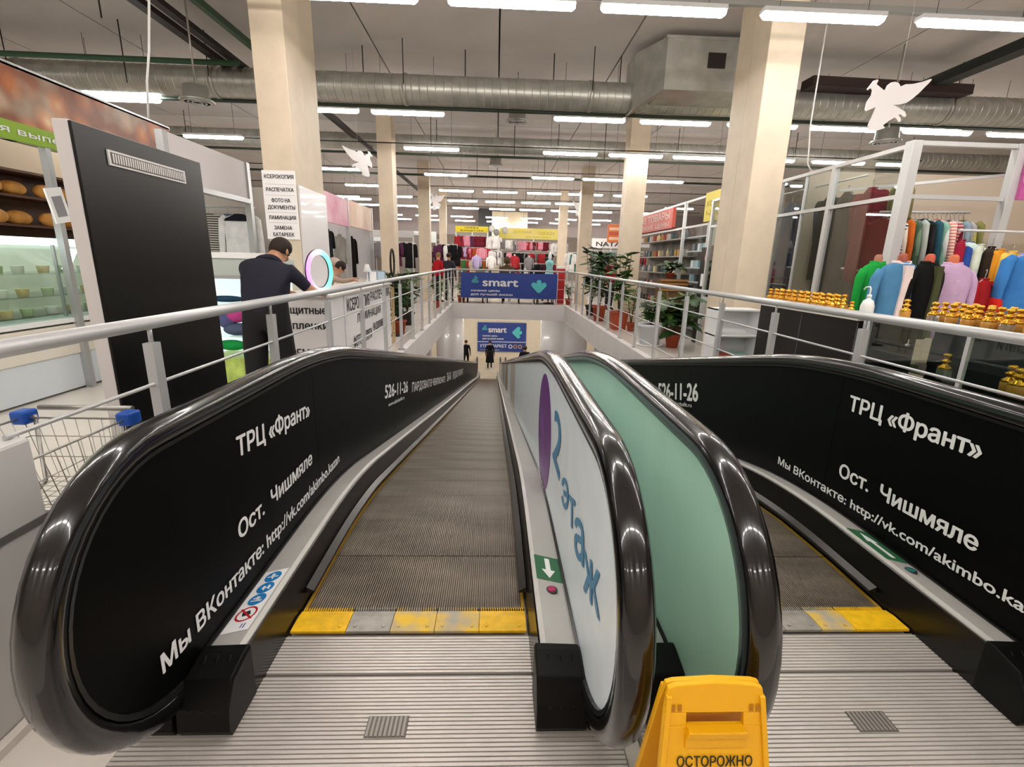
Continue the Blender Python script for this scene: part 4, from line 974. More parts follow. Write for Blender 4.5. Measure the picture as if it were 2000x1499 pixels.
b = MB(); b.rings([[((R_+.03*c1)*math.cos(2*PI*i/N), .016+.006*c2, .24+(R_+.03*c1)*math.sin(2*PI*i/N)) for c1, c2 in ((-1, -1), (1, -1), (1, 1), (-1, 1))] for i in range(N)], loop=True, sm=False); b.build('backing', M('ring back', '#2c2438', .4), rl)
MB().lathe([(.07, 0), (.07, .012), (.02, .018), (.012, .03)], n=18).build('base', m_dk, rl); MB().tube([(0, .02, .01), (0, .03, .05)], .012, 8).build('stem', m_dk, rl)
# sign board on the column
sb = empty('sign_board', 'white board of black service names fixed to the near left column', 'sign', (-2.585, 6.19, 1.62))
H0 = at(545, 333, 1, 6.18).z-1.62; H1 = at(565, 468, 1, 6.18).z-1.62
MB().box((-.20, -.008, H1), (.19, .004, H0)).build('board', M('poster white', '#f5f1f1'), sb, .002)
HH = H0-H1; ln = M('line grey', '#b0abaa', .6)
for s, t, hh, wd_ in (('КСЕРОКОПИЯ', .885, .055, .34), ('РАСПЕЧАТКА', .70, .055, .32), ('ФОТО НА', .545, .055, .22), ('ДОКУМЕНТЫ', .445, .055, .32), ('ЛАМИНАЦИЯ', .295, .055, .32), ('ЗАМЕНА', .145, .055, .21), ('БАТАРЕЕК', .045, .055, .25)):
    text(sb, s, (-wd_/2, -.0095, H1+HH*t), (wd_/2, -.0095, H1+HH*t), hh*HH, m_pr, bold=.035)
for t in (.80, .645, .395, .245): MB().box((-.17, -.0095, H1+HH*t), (.17, -.008, H1+HH*t+.003)).build('rule', ln, sb)
tag(MB().box((-2.396, 6.22, 1.105), (-2.37, 7.15, 2.32)).build('column_cladding', M('pale cladding', '#dcd8da', .35, coat=.2)), 'pale glossy board leaning on the side of the near left column', 'board')
# ---- bakery
bk = empty('bakery_stall', 'bakery stall with lit glass counter and bread picture banner at far left', 'market stall', (-4.6, 5.6, 0)); BL = (4.6, -5.6, 0)
def bks(b, nm, mt, bev=0, parent=None):
    o = b.build(nm, mt, parent or bk, bev)
    if parent is None: o.location = BL
    return o
bread = bpy.data.materials.new('bread picture'); bread.use_nodes = True; nt = bread.node_tree; bs = nt.nodes['Principled BSDF']; bs.inputs['Roughness'].default_value = .4
tc = nt.nodes.new('ShaderNodeTexCoord'); vo = nt.nodes.new('ShaderNodeTexVoronoi'); vo.inputs['Scale'].default_value = 3.4; vo.feature = 'F1'; no = nt.nodes.new('ShaderNodeTexNoise'); no.inputs['Scale'].default_value = 2.2
cr = nt.nodes.new('ShaderNodeValToRGB'); e = cr.color_ramp.elements; e[0].position = .05; e[0].color = lin('#f0c184'); e[1].position = .6; e[1].color = lin('#4a2413'); x_ = e.new(.22); x_.color = lin('#d0792f'); x_ = e.new(.42); x_.color = lin('#93502b')
cr2 = nt.nodes.new('ShaderNodeValToRGB'); e = cr2.color_ramp.elements; e[0].position = .42; e[0].color = lin('#b5652c'); e[1].position = .58; e[1].color = lin('#f0d9b5')
mx = nt.nodes.new('ShaderNodeMix'); mx.data_type = 'RGBA'; mx.inputs['Factor'].default_value = .42
nt.links.new(tc.outputs['Object'], vo.inputs['Vector']); nt.links.new(tc.outputs['Object'], no.inputs['Vector']); nt.links.new(vo.outputs['Distance'], cr.inputs[0]); nt.links.new(no.outputs['Fac'], cr2.inputs[0])
nt.links.new(cr.outputs[0], mx.inputs['A']); nt.links.new(cr2.outputs[0], mx.inputs['B']); nt.links.new(mx.outputs['Result'], bs.inputs['Base Color'])
bks(MB().box((-4.62, 3.6, 2.66), (-4.56, 7.45, 3.17)), 'picture_banner', bread)
bks(MB().box((-4.60, 3.6, 2.50), (-4.54, 7.43, 2.66)), 'green_strip', M('lime strip', '#8fb42c', .5))
o = text(bk, 'свежая выпечка', (-4.535, 4.35, 2.55), (-4.535, 5.9, 2.55), .06, m_sw, bold=.03); o.location = BL
bks(MB().box((-4.66, 3.6, 3.15), (-4.56, 7.47, 3.19)), 'top_profile', m_alu)
for y in (5.43, 7.4): bks(MB().box((-4.62, y-.03, 0), (-4.55, y+.03, 2.52)), 'post', m_alu)
bks(MB().box((-6.6, 3.6, 0), (-6.55, 9.2, 2.9)), 'back_wall', M('bakery wall', '#e6d3b5', .6))
bks(MB().box((-5.35, 3.6, .02), (-4.62, 7.35, .40)), 'counter_base', M('blue white base', '#dbe2ea', .3, coat=.3), .01)
bks(MB().box((-5.35, 3.6, .40), (-4.60, 7.35, .72)), 'counter_front', M('cream front', '#e9e2d6', .35), .01)
bks(MB().box((-5.30, 3.6, .74), (-4.60, 7.35, .79)), 'counter_trim', m_sw, .004)
m_gl = glass('case glass', '#f7fcf9')
bks(MB().rings([[(x, y, z) for x, z in ((-4.62, .79), (-4.64, 1.30), (-4.78, 1.55), (-4.79, 1.545), (-4.65, 1.30), (-4.63, .79))] for y in (3.6, 7.35)], sm=False), 'curved_glass', m_gl)
bks(MB().box((-5.32, 3.6, 1.545), (-4.74, 7.35, 1.62)), 'lit_canopy', M('canopy light', '#e2f5f4', .3, emit=1.5))
for z in (.82, 1.02, 1.25): bks(MB().box((-5.28, 3.62, z), (-4.72, 7.33, z+.012)), 'glass_shelf', m_gl)
bks(MB().box((-5.36, 3.6, .79), (-5.32, 7.35, 1.56)), 'case_back', M('case back', '#ebe4d2', .4))
for y in (4.3, 5.4, 6.5): bks(MB().box((-4.70, y, .80), (-4.67, y+.02, 1.55)), 'glazing_bar', m_alu)
# rolls and tubs in the case, loaves on the back shelves
m_loaf = M('bread crust', '#c98a3e', .6, var=.25, scale=10); m_tub = M('tub white', '#e6e6dc', .4); m_tubg = M('tub green', '#b9cfa0', .4)
TUB = MB().lathe([(.045, 0), (.055, .07), (.058, .075)], n=12).mesh('tub', m_tub)
LOAF = MB().ball((0, 0, .05), (.09, .17, .055), n=12, k=8).mesh('loaf', m_loaf)
for zi, z in enumerate((.832, 1.032, 1.262)):
    for i in range(14):
        y = 3.9+i*.25; o = put('food_tub', TUB); o.location = (-4.82-.03*(i % 2), y, z); own_mat(o, (m_tub, m_tubg, M('tub cream', '#dcc58f', .5))[(i*2+zi) % 3])
        tag(o, f'small food tub on the {["bottom","middle","top"][zi]} shelf of the bakery case, {ORD[i]} from the near end', 'food tub', 'food tubs in the bakery case')
sh = empty('bread_rack', 'wooden wall shelves of loaves behind the bakery counter', 'shelf', (-6.2, 5.6, 0))
for z in (1.42, 1.78, 2.14, 2.45): MB().box((-.3, -2, z), (.1, 2.6, z+.03)).build('shelf_board', M('dark wood', '#5a3620', .5, var=.2), sh)
MB().box((-.33, -2, 0), (-.3, 2.6, 2.48)).build('back_board', M('dark wood', '#5a3620'), sh)
MB().box((-.3, -2, 0), (.1, 2.6, 1.40)).build('lower_cupboard', M('brown cupboard', '#7a5a40', .5), sh)
for zi, z in enumerate((1.45, 1.81, 2.17)):
    for i in range(12):
        o = put('loaf', LOAF); o.location = (-6.22+(.08 if i % 2 else 0), 3.8+i*.37, z); o.scale = (1, 1, 1.7); o.rotation_euler = (0, 0, .2*math.sin(i*3)); tag(o, f'golden loaf on the {["lowest","middle","upper"][zi]} bakery wall shelf, {ORD[i]} from the near end', 'loaf', 'loaves on the bakery wall')
b = empty('price_stand', 'small cream price card standing above the bakery case at left', 'price card', (-5.0, 5.0, 1.62)); MB().box((-.01, -.09, 0), (.01, .09, .28)).build('card', M('card cream', '#e6dcc0', .5), b, .004)
MB().ball((.0, 0, .26), (.03, .07, .05), n=10).build('printed_loaf', m_loaf, b)
b = empty('notice_card', 'tilted white notice hanging by the bakery post', 'notice', (-4.53, 5.43, 1.78)); MB().box((-.01, -.10, 0), (.01, .10, .34)).build('card', m_sw, b, .003); MB().box((.01, -.06, .06), (.013, .06, .26)).build('print', M('grey print', '#8f8f93', .5), b); b.rotation_euler = (.2, 0, 0)
# ---- pale clothes stall behind the man
cs = empty('clothes_stall', 'open clothes stall with a pale fascia panel left of the near column', 'market stall', (-3.6, 6.6, 0)); CL = (3.6, -6.6, 0)
def css(b, nm, mt, bev=0): o = b.build(nm, mt, cs, bev); o.location = CL; return o
m_pale = M('pale panel', '#dad5d8', .5)
css(MB().box((-3.53, 5.6, 2.25), (-3.49, 7.32, 2.74)), 'fascia_panel', m_pale, .004)
css(MB().box((-3.55, 7.28, 0), (-3.47, 7.36, 2.74)), 'post', m_alu)
css(MB().box((-3.55, 5.55, 0), (-3.47, 5.63, 2.74)), 'post', m_alu)
css(MB().box((-5.6, 7.9, 0), (-3.5, 7.94, 2.5)), 'back_panel', M('pale wall', '#d6cfc8', .6))
css(MB().box((-3.56, 5.6, 2.20), (-3.46, 7.32, 2.26)), 'head_profile', m_alu)
css(MB().tube([(-4.7, 7.55, 2.17), (-3.55, 7.55, 2.17)], .012, 8), 'hanging_rod', m_alu)
for i, (x, mt, kd, lb, dy) in enumerate(((-4.20, fab('#cfc9bf', '#2e2d30', 30), 1, 'grey patterned long sleeve top hanging at the left of the pale stall', 0), (-4.0, fab('#5d7ea6'), 1, 'blue top hanging behind the white raglan shirt', .15), (-3.74, fab('#f6f6fa'), 1, 'white raglan shirt with dark shoulders hanging in the pale stall', -.05))):
    o = garment(lb, (x, 7.52+dy, 2.07), mt, kind=kd)
    if i == 2: b = MB(); b.rings([[(.235*math.cos(2*PI*k/16)*f, .055*math.sin(2*PI*k/16), z) for k in range(16)] for z, f in ((.004, .25), (-.03, .55), (-.07, .98), (-.10, .99))]); b.build('dark_yoke', fab('#22222a'), o)
for i, (x, c) in enumerate(((-4.35, '#26321f'), (-4.1, '#1e1e22'), (-3.8, '#33201e'), (-3.6, '#26262c'))): garment(['dark green', 'black', 'dark brown', 'charcoal'][i]+' garment low in the pale stall', (x, 7.6, 1.42), fab(c), kind=3, sc=(.7, 1, .7))
# white counter and glowing showcase left of the man
sc = empty('showcase', 'brightly lit glass showcase left of the man', 'display case', (-2.85, 5.5, 0))
MB().box((-.45, -.25, 1.28), (.50, .35, 1.46)).build('top_box', M('grey green box', '#b8c2bc', .5), sc, .006)
MB().box((-.25, -.27, 1.46), (.45, .2, 1.52)).build('paper_stack', m_sw, sc, .004)
MB().box((-.40, -.27, 1.10), (-.18, -.255, 1.42)).build('price_notice', m_sw, sc)
for s, z in (('цена', 1.33), ('фото', 1.24)): text(sc, s, (-.385, -.273, z), (-.21, -.273, z), .045, M('red ink', '#a03a4a', .5), bold=.03)
MB().box((-.40, .2, .25), (.5, .22, 1.28)).build('lit_back', M('showcase glow', '#dfeef5', .4, emit=.9), sc)
MB().box((-.42, -.25, 1.25), (.5, .35, 1.28)).build('shelf', m_alu, sc)
for z in (.95, .62): MB().box((-.42, -.22, z), (.5, .2, z+.012)).build('shelf', m_gl, sc)
for i, (x, z, c, s) in enumerate(((-.2, 1.03, '#2a4a63', (.2, .09, .035)), (-.12, .86, '#c24a92', (.12, .07, .09)), (-.22, .80, '#5a5f8d', (.10, .07, .1)), (-.12, .70, '#55607c', (.15, .09, .07)), (-.2, .52, '#1f9a4d', (.17, .05, .06)))):
    b = MB(); b.ball((0, 0, 0), s, n=12, k=8); o = b.build('soft_toy' if i else 'headphones', fab(c)); o.location = (-2.85+x+.12, 5.38, z); tag(o, ['dark blue headphones', 'pink plush', 'lilac plush', 'grey blue slipper', 'green box'][i]+' in the lit showcase left of the man', 'merchandise')
b = MB(); b.box((-.3, -.26, 0), (.5, .3, .40)); b.build('base', M('lime print', '#b9d26a', .5, var=.3, scale=6), sc)
# pink stall with sellers
ps = empty('fabric_stall', 'stall with pink and cream printed fascia behind the white counter', 'market stall', (-3.2, 10.5, 0)); PL = (3.2, -10.5, 0)
def pss(b, nm, mt, bev=0): o = b.build(nm, mt, ps, bev); o.location = PL; return o
pss(MB().box((-3.22, 8.9, 2.14), (-3.17, 10.9, 2.68)), 'pink_fascia', M('pink print', '#d98aa8', .5, col2='#ecc0cc', scale=2))
pss(MB().box((-3.22, 10.95, 2.16), (-3.17, 12.9, 2.70)), 'cream_fascia', M('cream print', '#ecd5bf', .5, col2='#e8b9a8', scale=2))
for y in (8.88, 10.92, 12.95): pss(MB().box((-3.24, y-.03, 0), (-3.16, y+.03, 2.72)), 'post', m_alu)
pss(MB().box((-5.2, 13.0, 0), (-3.2, 13.05, 2.6)), 'back_panel', m_pale)
pss(MB().box((-3.6, 8.4, 0), (-3.05, 12.8, 1.0)), 'counter', M('cream front', '#e9e2d6'), .01)
garment('black t-shirt hanging under the pink fascia', (-3.5, 10.5, 2.05), fab('#17181c'), rz=PI/2, kind=0)
garment('long grey cardigan hanging beside the stall post', (-3.6, 11.6, 2.0), fab('#9a978f'), rz=PI/2, kind=4)
garment('very dark dress hanging under the cream fascia', (-3.6, 12.5, 2.0), fab('#1a1013'), rz=PI/2, kind=4)
seller = dict(skin=m_skin, torso=fab('#b8a08f'), sleeve=fab('#b8a08f'), fore=fab('#b8a08f'), leg=fab('#3a3238'), shoe=blk)
person('seated seller in a pale knit hat and mustard scarf behind the white counter', (-3.35, 10.3, -.28), PI/2, {}, dict(seller, torso=fab('#9a7a80')), hat=M('pale knit', '#cdb7ae', .9, bump=.6, bscale=80))
person('woman in a beige sweater bending over the counter under the pink sign', (-3.15, 8.95, -.22), PI*.6, dict(chest=(0, -.12, 1.30), neck0=(0, -.22, 1.40), neck=(0, -.28, 1.46), head=(0, -.34, 1.53), crown=(0, -.37, 1.61), shL=(-.17, -.15, 1.37), shR=(.17, -.15, 1.37), elL=(-.2, -.35, 1.30), elR=(.2, -.35, 1.28), wrL=(-.12, -.52, 1.34), wrR=(.12, -.5, 1.30)), seller, hair=M('dark brown hair', '#2b1d16'))
fl_ = empty('desk_lamp', 'small white desk lamp on the far end of the white counter', 'lamp', (-2.1, 8.1, 1.10)); MB().lathe([(.05, 0), (.05, .01), (.008, .02), (.008, .2)], n=14).build('base', m_sw, fl_); MB().lathe([(.03, .30), (.07, .18), (.068, .18), (.028, .295)], n=16, caps=False).build('lamp_shade', m_sw, fl_)
ph = empty('photo_frame', 'small framed photos on the end of the white counter', 'photo frame', (-1.98, 8.25, 1.10), .3); MB().box((-.14, 0, 0), (.14, .015, .20)).build('frame', M('frame grey', '#8fa0b2', .4), ph); MB().box((-.12, -.003, .02), (-.01, 0, .18)).build('photo', m_sw, ph); MB().box((.01, -.003, .02), (.12, 0, .18)).build('photo', M('photo blue', '#b9cde0', .5), ph)
# round mirror on a stand
mr = empty('round_mirror', 'tall dark hoop shaped ring lamp stand beside the second left column', 'ring lamp', (-2.0, 9.6, 0)); b = MB(); b.tube([(0, .16*math.cos(2*PI*k/24), 1.42+.25*math.sin(2*PI*k/24)) for k in range(25)], .02, 8); b.build('hoop', m_dk, mr); MB().tube([(0, 0, .03), (0, 0, 1.17)], .014, 8).build('stand', m_dk, mr)
MB().lathe([(.14, 0), (.14, .02), (.02, .035)], n=18).build('base', m_dk, mr)
bw = M('wicker beige', '#c7ad84', .7)
tr = empty('trellis', 'pale wooden trellis between the counter and the plant', 'trellis', (-1.84, 8.65, 0))
for y in (0, .16): MB().box((-.012, y, 0), (.012, y+.02, 1.0)).build('upright', bw, tr)
for z in (.2, .4, .6, .8, .98): MB().box((-.010, 0, z), (.010, .18, z+.02)).build('rung', bw, tr)
plant('bushy plant in a terracotta pot behind the left rail', (-1.98, 9.9, 0), .16, .28, M('terracotta', '#a8492c', .7), 1.25, .42, 70, ['big', 'dark', 'oval'], 3, stems=6, zlow=.1)
plant('tall leafy plant in a black pot farther along the left rail', (-2.05, 11.3, 0), .17, .30, m_dk, 1.2, .40, 60, ['dark', 'big', 'light'], 4, stems=6, zlow=.1)
plant('small palm like plant near the far left corner of the rail', (-1.85, 15.6, 0), .13, .22, M('terracotta', '#a8492c'), .9, .38, 30, ['long', 'light'], 5, stems=5)
plant('small plant in a terracotta pot at the far left end of the rail', (-1.25, 17.9, 0), .15, .25, M('terracotta', '#a8492c'), .7, .34, 26, ['long', 'oval'], 6, stems=4)
# ================================================================ right side
# perfume counters
pc = empty('perfume_counter', 'black fronted counter behind the right rail, left of the glass showcase', 'counter', (3.2, 4.55, 0))
MB().box((-.22, -.72, 0), (.30, .78, 1.10)).build('body', M('counter black', '#0f0e0e', .3), pc, .004)
MB().box((-.25, -.74, 1.10), (.32, .80, 1.125)).build('worktop', M('worktop pale', '#d9d2c6', .25), pc, .003)
for y in (-.72, .02): MB().box((-.224, y, .02), (-.219, y+.008, 1.08)).build('panel_joint', M('gap dark', '#5f5c5a'), pc)
gs = empty('glass_showcase', 'aluminium framed glass showcase of perfume at the right edge', 'display case', (3.2, 2.85, 0))
GX0, GX1, GY0, GY1 = -.25, .35, -.85, .85
m_alw = M('white aluminium', '#d9dada', .35, metal=.3)
MB().box((GX0, GY0, 0), (GX1, GY1, .62)).build('base_cabinet', M('showcase base', '#8d8a80', .4), gs, .004)
for y in (GY0, 0, GY1-.025): MB().box((GX0, y, .62), (GX0+.025, y+.025, 1.14)).build('frame_post', m_alw, gs)
for y in (GY0, GY1-.025): MB().box((GX1-.025, y, .62), (GX1, y+.025, 1.14)).build('frame_post', m_alw, gs)
for z in (.62, 1.115):
    for x in (GX0, GX1-.025): MB().box((x, GY0, z), (x+.025, GY1, z+.025)).build('frame_rail', m_alw, gs)
MB().box((GX0+.02, GY0+.02, 1.14), (GX1, GY1, 1.150)).build('glass_top', glass('showcase glass', '#eef6f1'), gs)
MB().box((GX0+.002, GY0+.02, .64), (GX0+.006, GY1, 1.12)).build('front_glass', glass('showcase glass'), gs)
MB().box((GX0+.02, GY0+.02, .80), (GX1-.03, GY1-.02, .808)).build('glass_shelf', glass('shelf glass green', '#b9c9b6'), gs)
MB().box((GX1-.03, GY0, .62), (GX1-.01, .25, 1.10)).build('back_panel', M('dark back', '#3a3a40', .4), gs)
MB().box((GX1-.03, .25, .62), (GX1-.01, GY1, 1.10)).build('back_panel', M('dark back two', '#2b2b31', .4), gs)
for y in (-.6, .45):
    MB().lathe([(.012, 0), (.016, .012), (.004, .02), (.003, .05)], (GX0+.01, y, .98), 8).build('lock', m_galv, gs)
# bottles: rows on the counter, rows on the showcase, some inside
k = 0
for r_i, X in enumerate((3.02, 3.10, 3.18)):
    for i in range(10):
        bottle(f'gold capped perfume bottle in the left cluster, {["front","middle","rear"][r_i]} row, {ORD[i]} from the far end', (X+.01*(i % 2), 5.24-i*.108+.03*r_i, 1.125), 'perfume bottles on the black counter', 1.38)
for i, (x, y) in enumerate(((3.06, 4.05), (3.12, 3.93), (3.10, 4.22))): bottle(['lone gold perfume bottle nearest the white pump bottle', 'lone gold perfume bottle behind the pump bottle', 'short clear bottle beside the left gold cluster'][i], (x, y, 1.125), 'loose perfume bottles', 1.0, None if i < 2 else m_clear)
for r_i, X in enumerate((3.06, 3.16, 3.27)):
    for i in range(9):
        bottle(f'large gold perfume bottle on the glass showcase, {["front","middle","rear"][r_i]} row, {ORD[i]} from the far end', (X+.012*(i % 2), 3.26-i*.125+.03*r_i, 1.150), 'perfume bottles on the glass showcase', 1.3, m_clear if (i*3+r_i) % 4 == 0 else None)
bottle('single gold perfume bottle at the far corner of the showcase', (3.08, 3.52, 1.150), 'loose perfume bottles', 1.3)
for i, (x, y) in enumerate(((3.0, 3.02), (3.06, 2.66), (3.02, 2.58), (3.14, 2.50))): bottle(['tall gold bottle inside the showcase nearest the frame post', 'left gold bottle of the pair inside the showcase', 'right gold bottle of the pair inside the showcase', 'clear bottle deep inside the showcase'][i], (x, y, .808), 'perfume bottles inside the showcase', 1.5, m_clear if i in (0, 3) else None)
pb = empty('pump_bottle', 'white pump dispenser bottle standing between the two bottle clusters', 'pump bottle', (3.0, 3.80, 1.125))
MB().lathe([(.045, 0), (.048, .01), (.048, .10), (.035, .14), (.014, .155), (.014, .175)], n=20).build('body', M('bottle white', '#f0f2ef', .35), pb)
MB().tube([(0, 0, .17), (0, 0, .235), (0, .012, .25), (0, .05, .245), (0, .07, .225)], .006, 8).build('pump', M('bottle white', '#f0f2ef'), pb); MB().lathe([(.017, .165), (.017, .185), (.01, .19)], n=14).build('collar', M('bottle white', '#f0f2ef'), pb)
tag(MB().box((3.02, 3.28, 1.1505), (3.16, 3.68, 1.156)).build('paper_sheet', m_sw), 'white paper lying on the showcase beside the pump bottle', 'paper')
# dress forms behind the showcase
bust('green shirt on a dress form behind the perfume bottles', (3.66, 4.62, .93), fab('#1f9a3f'), .2, '#b0765c', sc=.85)
bust('open blue denim jacket on a dress form behind the perfume counter', (3.50, 4.15, .93), fab('#4f83ab'), -.1, '#a0533d', fab('#e4cfca'), open_=fab('#e7d3cf'), sc=.9)
bust('black jacket on a dress form between the denim jacket and lilac shirt', (3.70, 4.10, .93), fab('#100f0f'), .2, '#c8583c', open_=fab('#4a4d33'), sc=.85)
bust('lilac buttoned shirt on a dress form with an orange neck', (3.95, 4.14, .93), fab('#c3a3c4'), -.15, '#d06f48', sc=.88)
# glass stall
gt = empty('glass_stall', 'glass walled clothes stall with pale aluminium frame at right', 'market stall', (4.0, 4.9, 0)); GL = (-4.0, -4.9, 0)
def gst(b, nm, mt, bev=0): o = b.build(nm, mt, gt, bev); o.location = GL; return o
m_gg = glass('stall glass', '#f0f4f3', 1.9)
gst(MB().box((3.96, 4.86, 0), (4.06, 4.96, 2.72)), 'corner_post', m_alw, .004)
gst(MB().box((5.02, 4.86, 0), (5.10, 4.94, 2.72)), 'front_post', m_alw, .004)
for y in (5.95, 7.05, 9.2): gst(MB().box((3.97, y, 0), (4.03, y+.06, 2.70)), 'side_post', m_alw)
gst(MB().box((3.985, 6.5, 0), (4.015, 6.52, 2.66)), 'slim_post', m_alw)
for z in (2.66, 2.20, .9): gst(MB().box((3.975, 4.96, z), (4.025, 9.2, z+.04)), 'side_rail', m_alw)
gst(MB().box((4.06, 4.88, 2.68), (7.4, 4.93, 2.72)), 'front_rail', m_alw); gst(MB().box((4.06, 4.89, 2.20), (5.02, 4.92, 2.24)), 'front_rail', m_alw)
for y0, y1 in ((4.97, 5.94), (6.02, 7.04), (7.12, 9.19)):
    gst(MB().box((3.995, y0, .94), (4.003, y1, 2.19)), 'glass_pane', m_gg); gst(MB().box((3.995, y0, 2.25), (4.003, y1, 2.65)), 'glass_pane', m_gg)
gst(MB().box((3.97, 4.97, 0), (4.0, 9.2, .9)), 'lower_panel', m_lg)
gst(MB().box((4.1, 6.62, 0), (7.6, 6.66, 2.75)), 'back_panel', M('stall beige', '#c7b8a4', .6))
gst(MB().box((7.55, 4.9, 0), (7.6, 6.6, 2.75)), 'end_panel', M('stall beige', '#c7b8a4'))
gst(MB().bar((4.1, 6.0, 2.42), (5.3, 5.2, 2.50), .03, .03), 'brace', m_alw); gst(MB().bar((4.5, 6.3, 2.42), (5.5, 6.3, 2.42), .02, .02), 'brace', m_alw)
gst(MB().tube([(4.15, 5.35, 2.12), (5.15, 5.35, 2.14)], .012, 8), 'clothes_rail', m_alw)
gst(MB().tube([(4.2, 5.7, 2.55), (4.2, 9.1, 2.55)], .012, 8), 'clothes_rail', m_alw)
gst(MB().tube([(4.35, 4.58, 1.89), (6.2, 4.75, 1.9)], .012, 8), 'clothes_rail', m_alw)
# garments seen edge on along the rail
GR = [('dark red', '#7d2a26', None), ('white striped', '#ece4da', '#4a4038'), ('white', '#efe3d3', None), ('orange', '#d06a2a', None), ('dark sage', '#4f6a52', None), ('sage green', '#78957a', None), ('pale grey', '#b9bfb8', None), ('black', '#1d1b1c', None), ('charcoal', '#2e2a2b', None), ('petrol blue', '#2f5a68', None), ('mint', '#8fc0ab', None), ('white trimmed', '#dfe2df', None), ('salmon striped', '#e58a74', '#f3ded8'), ('pink striped', '#dfa0a0', '#8a3a40'), ('deep burgundy', '#5e1420', None), ('grey blue', '#8fa3b0', None), ('silver grey', '#b5b2b0', None), ('yellow green', '#b9b268', None), ('olive', '#8a8750', None)]
for i, (nm, c, c2) in enumerate(GR):
    x = 4.20+i*.050; garment(f'{nm} garment on the rail of the glass stall, {ORD[i]} from the left', (x, 5.35, 2.05-.01*(i % 3)), fab(c, c2, 26) if c2 else fab(c), rz=PI/2+.12*math.sin(i*2.1), kind=(1, 2, 0)[i % 3], sc=(.85, .62, .82+.08*(i % 3)), group='garments on the glass stall rail')
# coats behind the glass
for i, (y, c, kd, nm) in enumerate(((5.75, '#7a1026', 4, 'long crimson coat hanging behind the stall glass'), (5.32, '#837c52', 4, 'long olive coat hanging behind the corner post'), (6.15, '#2a2524', 4, 'long charcoal coat behind the stall glass'), (6.45, '#1f1c1d', 4, 'long black coat behind the stall glass'), (6.8, '#33405a', 4, 'dark blue coat behind the stall glass'), (7.3, '#4a5a74', 4, 'steel blue coat behind the stall glass'), (7.8, '#292426', 4, 'brown black coat behind the stall glass'), (8.3, '#383f4c', 4, 'slate coat behind the far stall glass'))):
    garment(nm, (4.32, y, 2.42), fab(c), rz=PI/2, kind=kd, sc=(.72, 1.3, .92) if 'olive' not in nm else (.4, .8, .7), group='coats behind the stall glass')
for i, (y, c, nm) in enumerate(((5.6, '#2a2a2c', 'black trousers folded low behind the glass'), (6.2, '#232326', 'charcoal jacket low behind the glass'), (6.9, '#31353f', 'dark blue jacket low behind the glass'), (7.6, '#2e2a2e', 'dark plum jacket low behind the glass'))):
    garment(nm, (4.40, y, 1.45), fab(c), rz=PI/2, kind=1, sc=(1, 1.2, .8))
gst(MB().tube([(4.3, 5.4, 1.52), (4.3, 9.1, 1.52)], .012, 8), 'clothes_rail', m_alw)
# childrens clothes hung at the right edge
for i, (x, y, c, c2, kd, lb, rz) in enumerate(((4.86, 4.62, '#9c1f38', None, 1, 'burgundy top at the left end of the small rail', 1.2), (4.93, 4.60, '#2f4f97', None, 1, 'royal blue top on the small rail', 1.15), (5.0, 4.56, '#d5dcc8', None, 1, 'pale green top on the small rail', 1.1), (5.08, 4.53, '#33271f', None, 1, 'dark brown top on the small rail', 1.1), (5.14, 4.50, '#e59a2c', None, 1, 'orange and yellow top on the small rail', 1.0), (5.2, 4.44, '#f0c75a', None, 1, 'yellow top on the small rail', .9), (5.27, 4.40, '#a9a8e0', None, 1, 'pale lilac top on the small rail', .8))):
    garment(lb, (x-.42, y, 1.80-.02*i), fab(c), rz=rz-.4, kind=kd, sc=(.8, .8, .85), group='tops on the small right rail')
o = garment('blue childrens suit with red hood and red cuffs at the right edge', (4.62, 4.05, 1.68), fab('#3f7fc2'), rz=-.35, kind=1, sc=(.85, 1.3, .9))
b = MB(); b.ball((0, -.012, -.035), (.145, .075, .045), n=16, k=8); b.build('red_hood', fab('#d02a22'), o)
for s in (-1, 1): b = MB(); b.ball((s*.285, -.01, -.5), (.06, .06, .10), n=12, k=8); b.build('red_cuff', fab('#d02a22'), o)
b = MB(); b.rings([[(.25*math.cos(2*PI*k/16), .06*math.sin(2*PI*k/16), z) for k in range(16)] for z in (-.60, -.68)]); b.build('red_hem', fab('#d02a22'), o)
garment('dark red trousers hanging beside the blue childrens suit', (4.28, 4.15, 1.45), fab('#9a1a20'), rz=.3, kind=0, sc=(.5, .9, .9))
tg = empty('white_cap', 'small pale cap on top of the clothes at right', 'cap', (4.40, 4.5, 1.72)); MB().ball((0, 0, 0), (.07, .08, .06), n=12).build('crown', fab('#c8dcd8'), tg)
# pink sign
pk = empty('pink_sign', 'pink sign with a pale rounded emblem at the right edge', 'sign', (5.60, 4.84, 2.21))
MB().box((-.50, -.02, 0), (.50, .02, .50)).build('board', M('sign pink', '#cf5fa6', .4), pk, .003)
b = MB(); b.tube([(-.42+.07*math.cos(PI*.4+1.6*PI*k/14), -.03, .20+.08*math.sin(PI*.4+1.6*PI*k/14)) for k in range(15)]+[(-.40, -.03, .34), (-.33, -.03, .42), (-.24, -.03, .30)], .022, 8); b.build('emblem', M('sign lilac', '#e9b9dc', .4), pk)
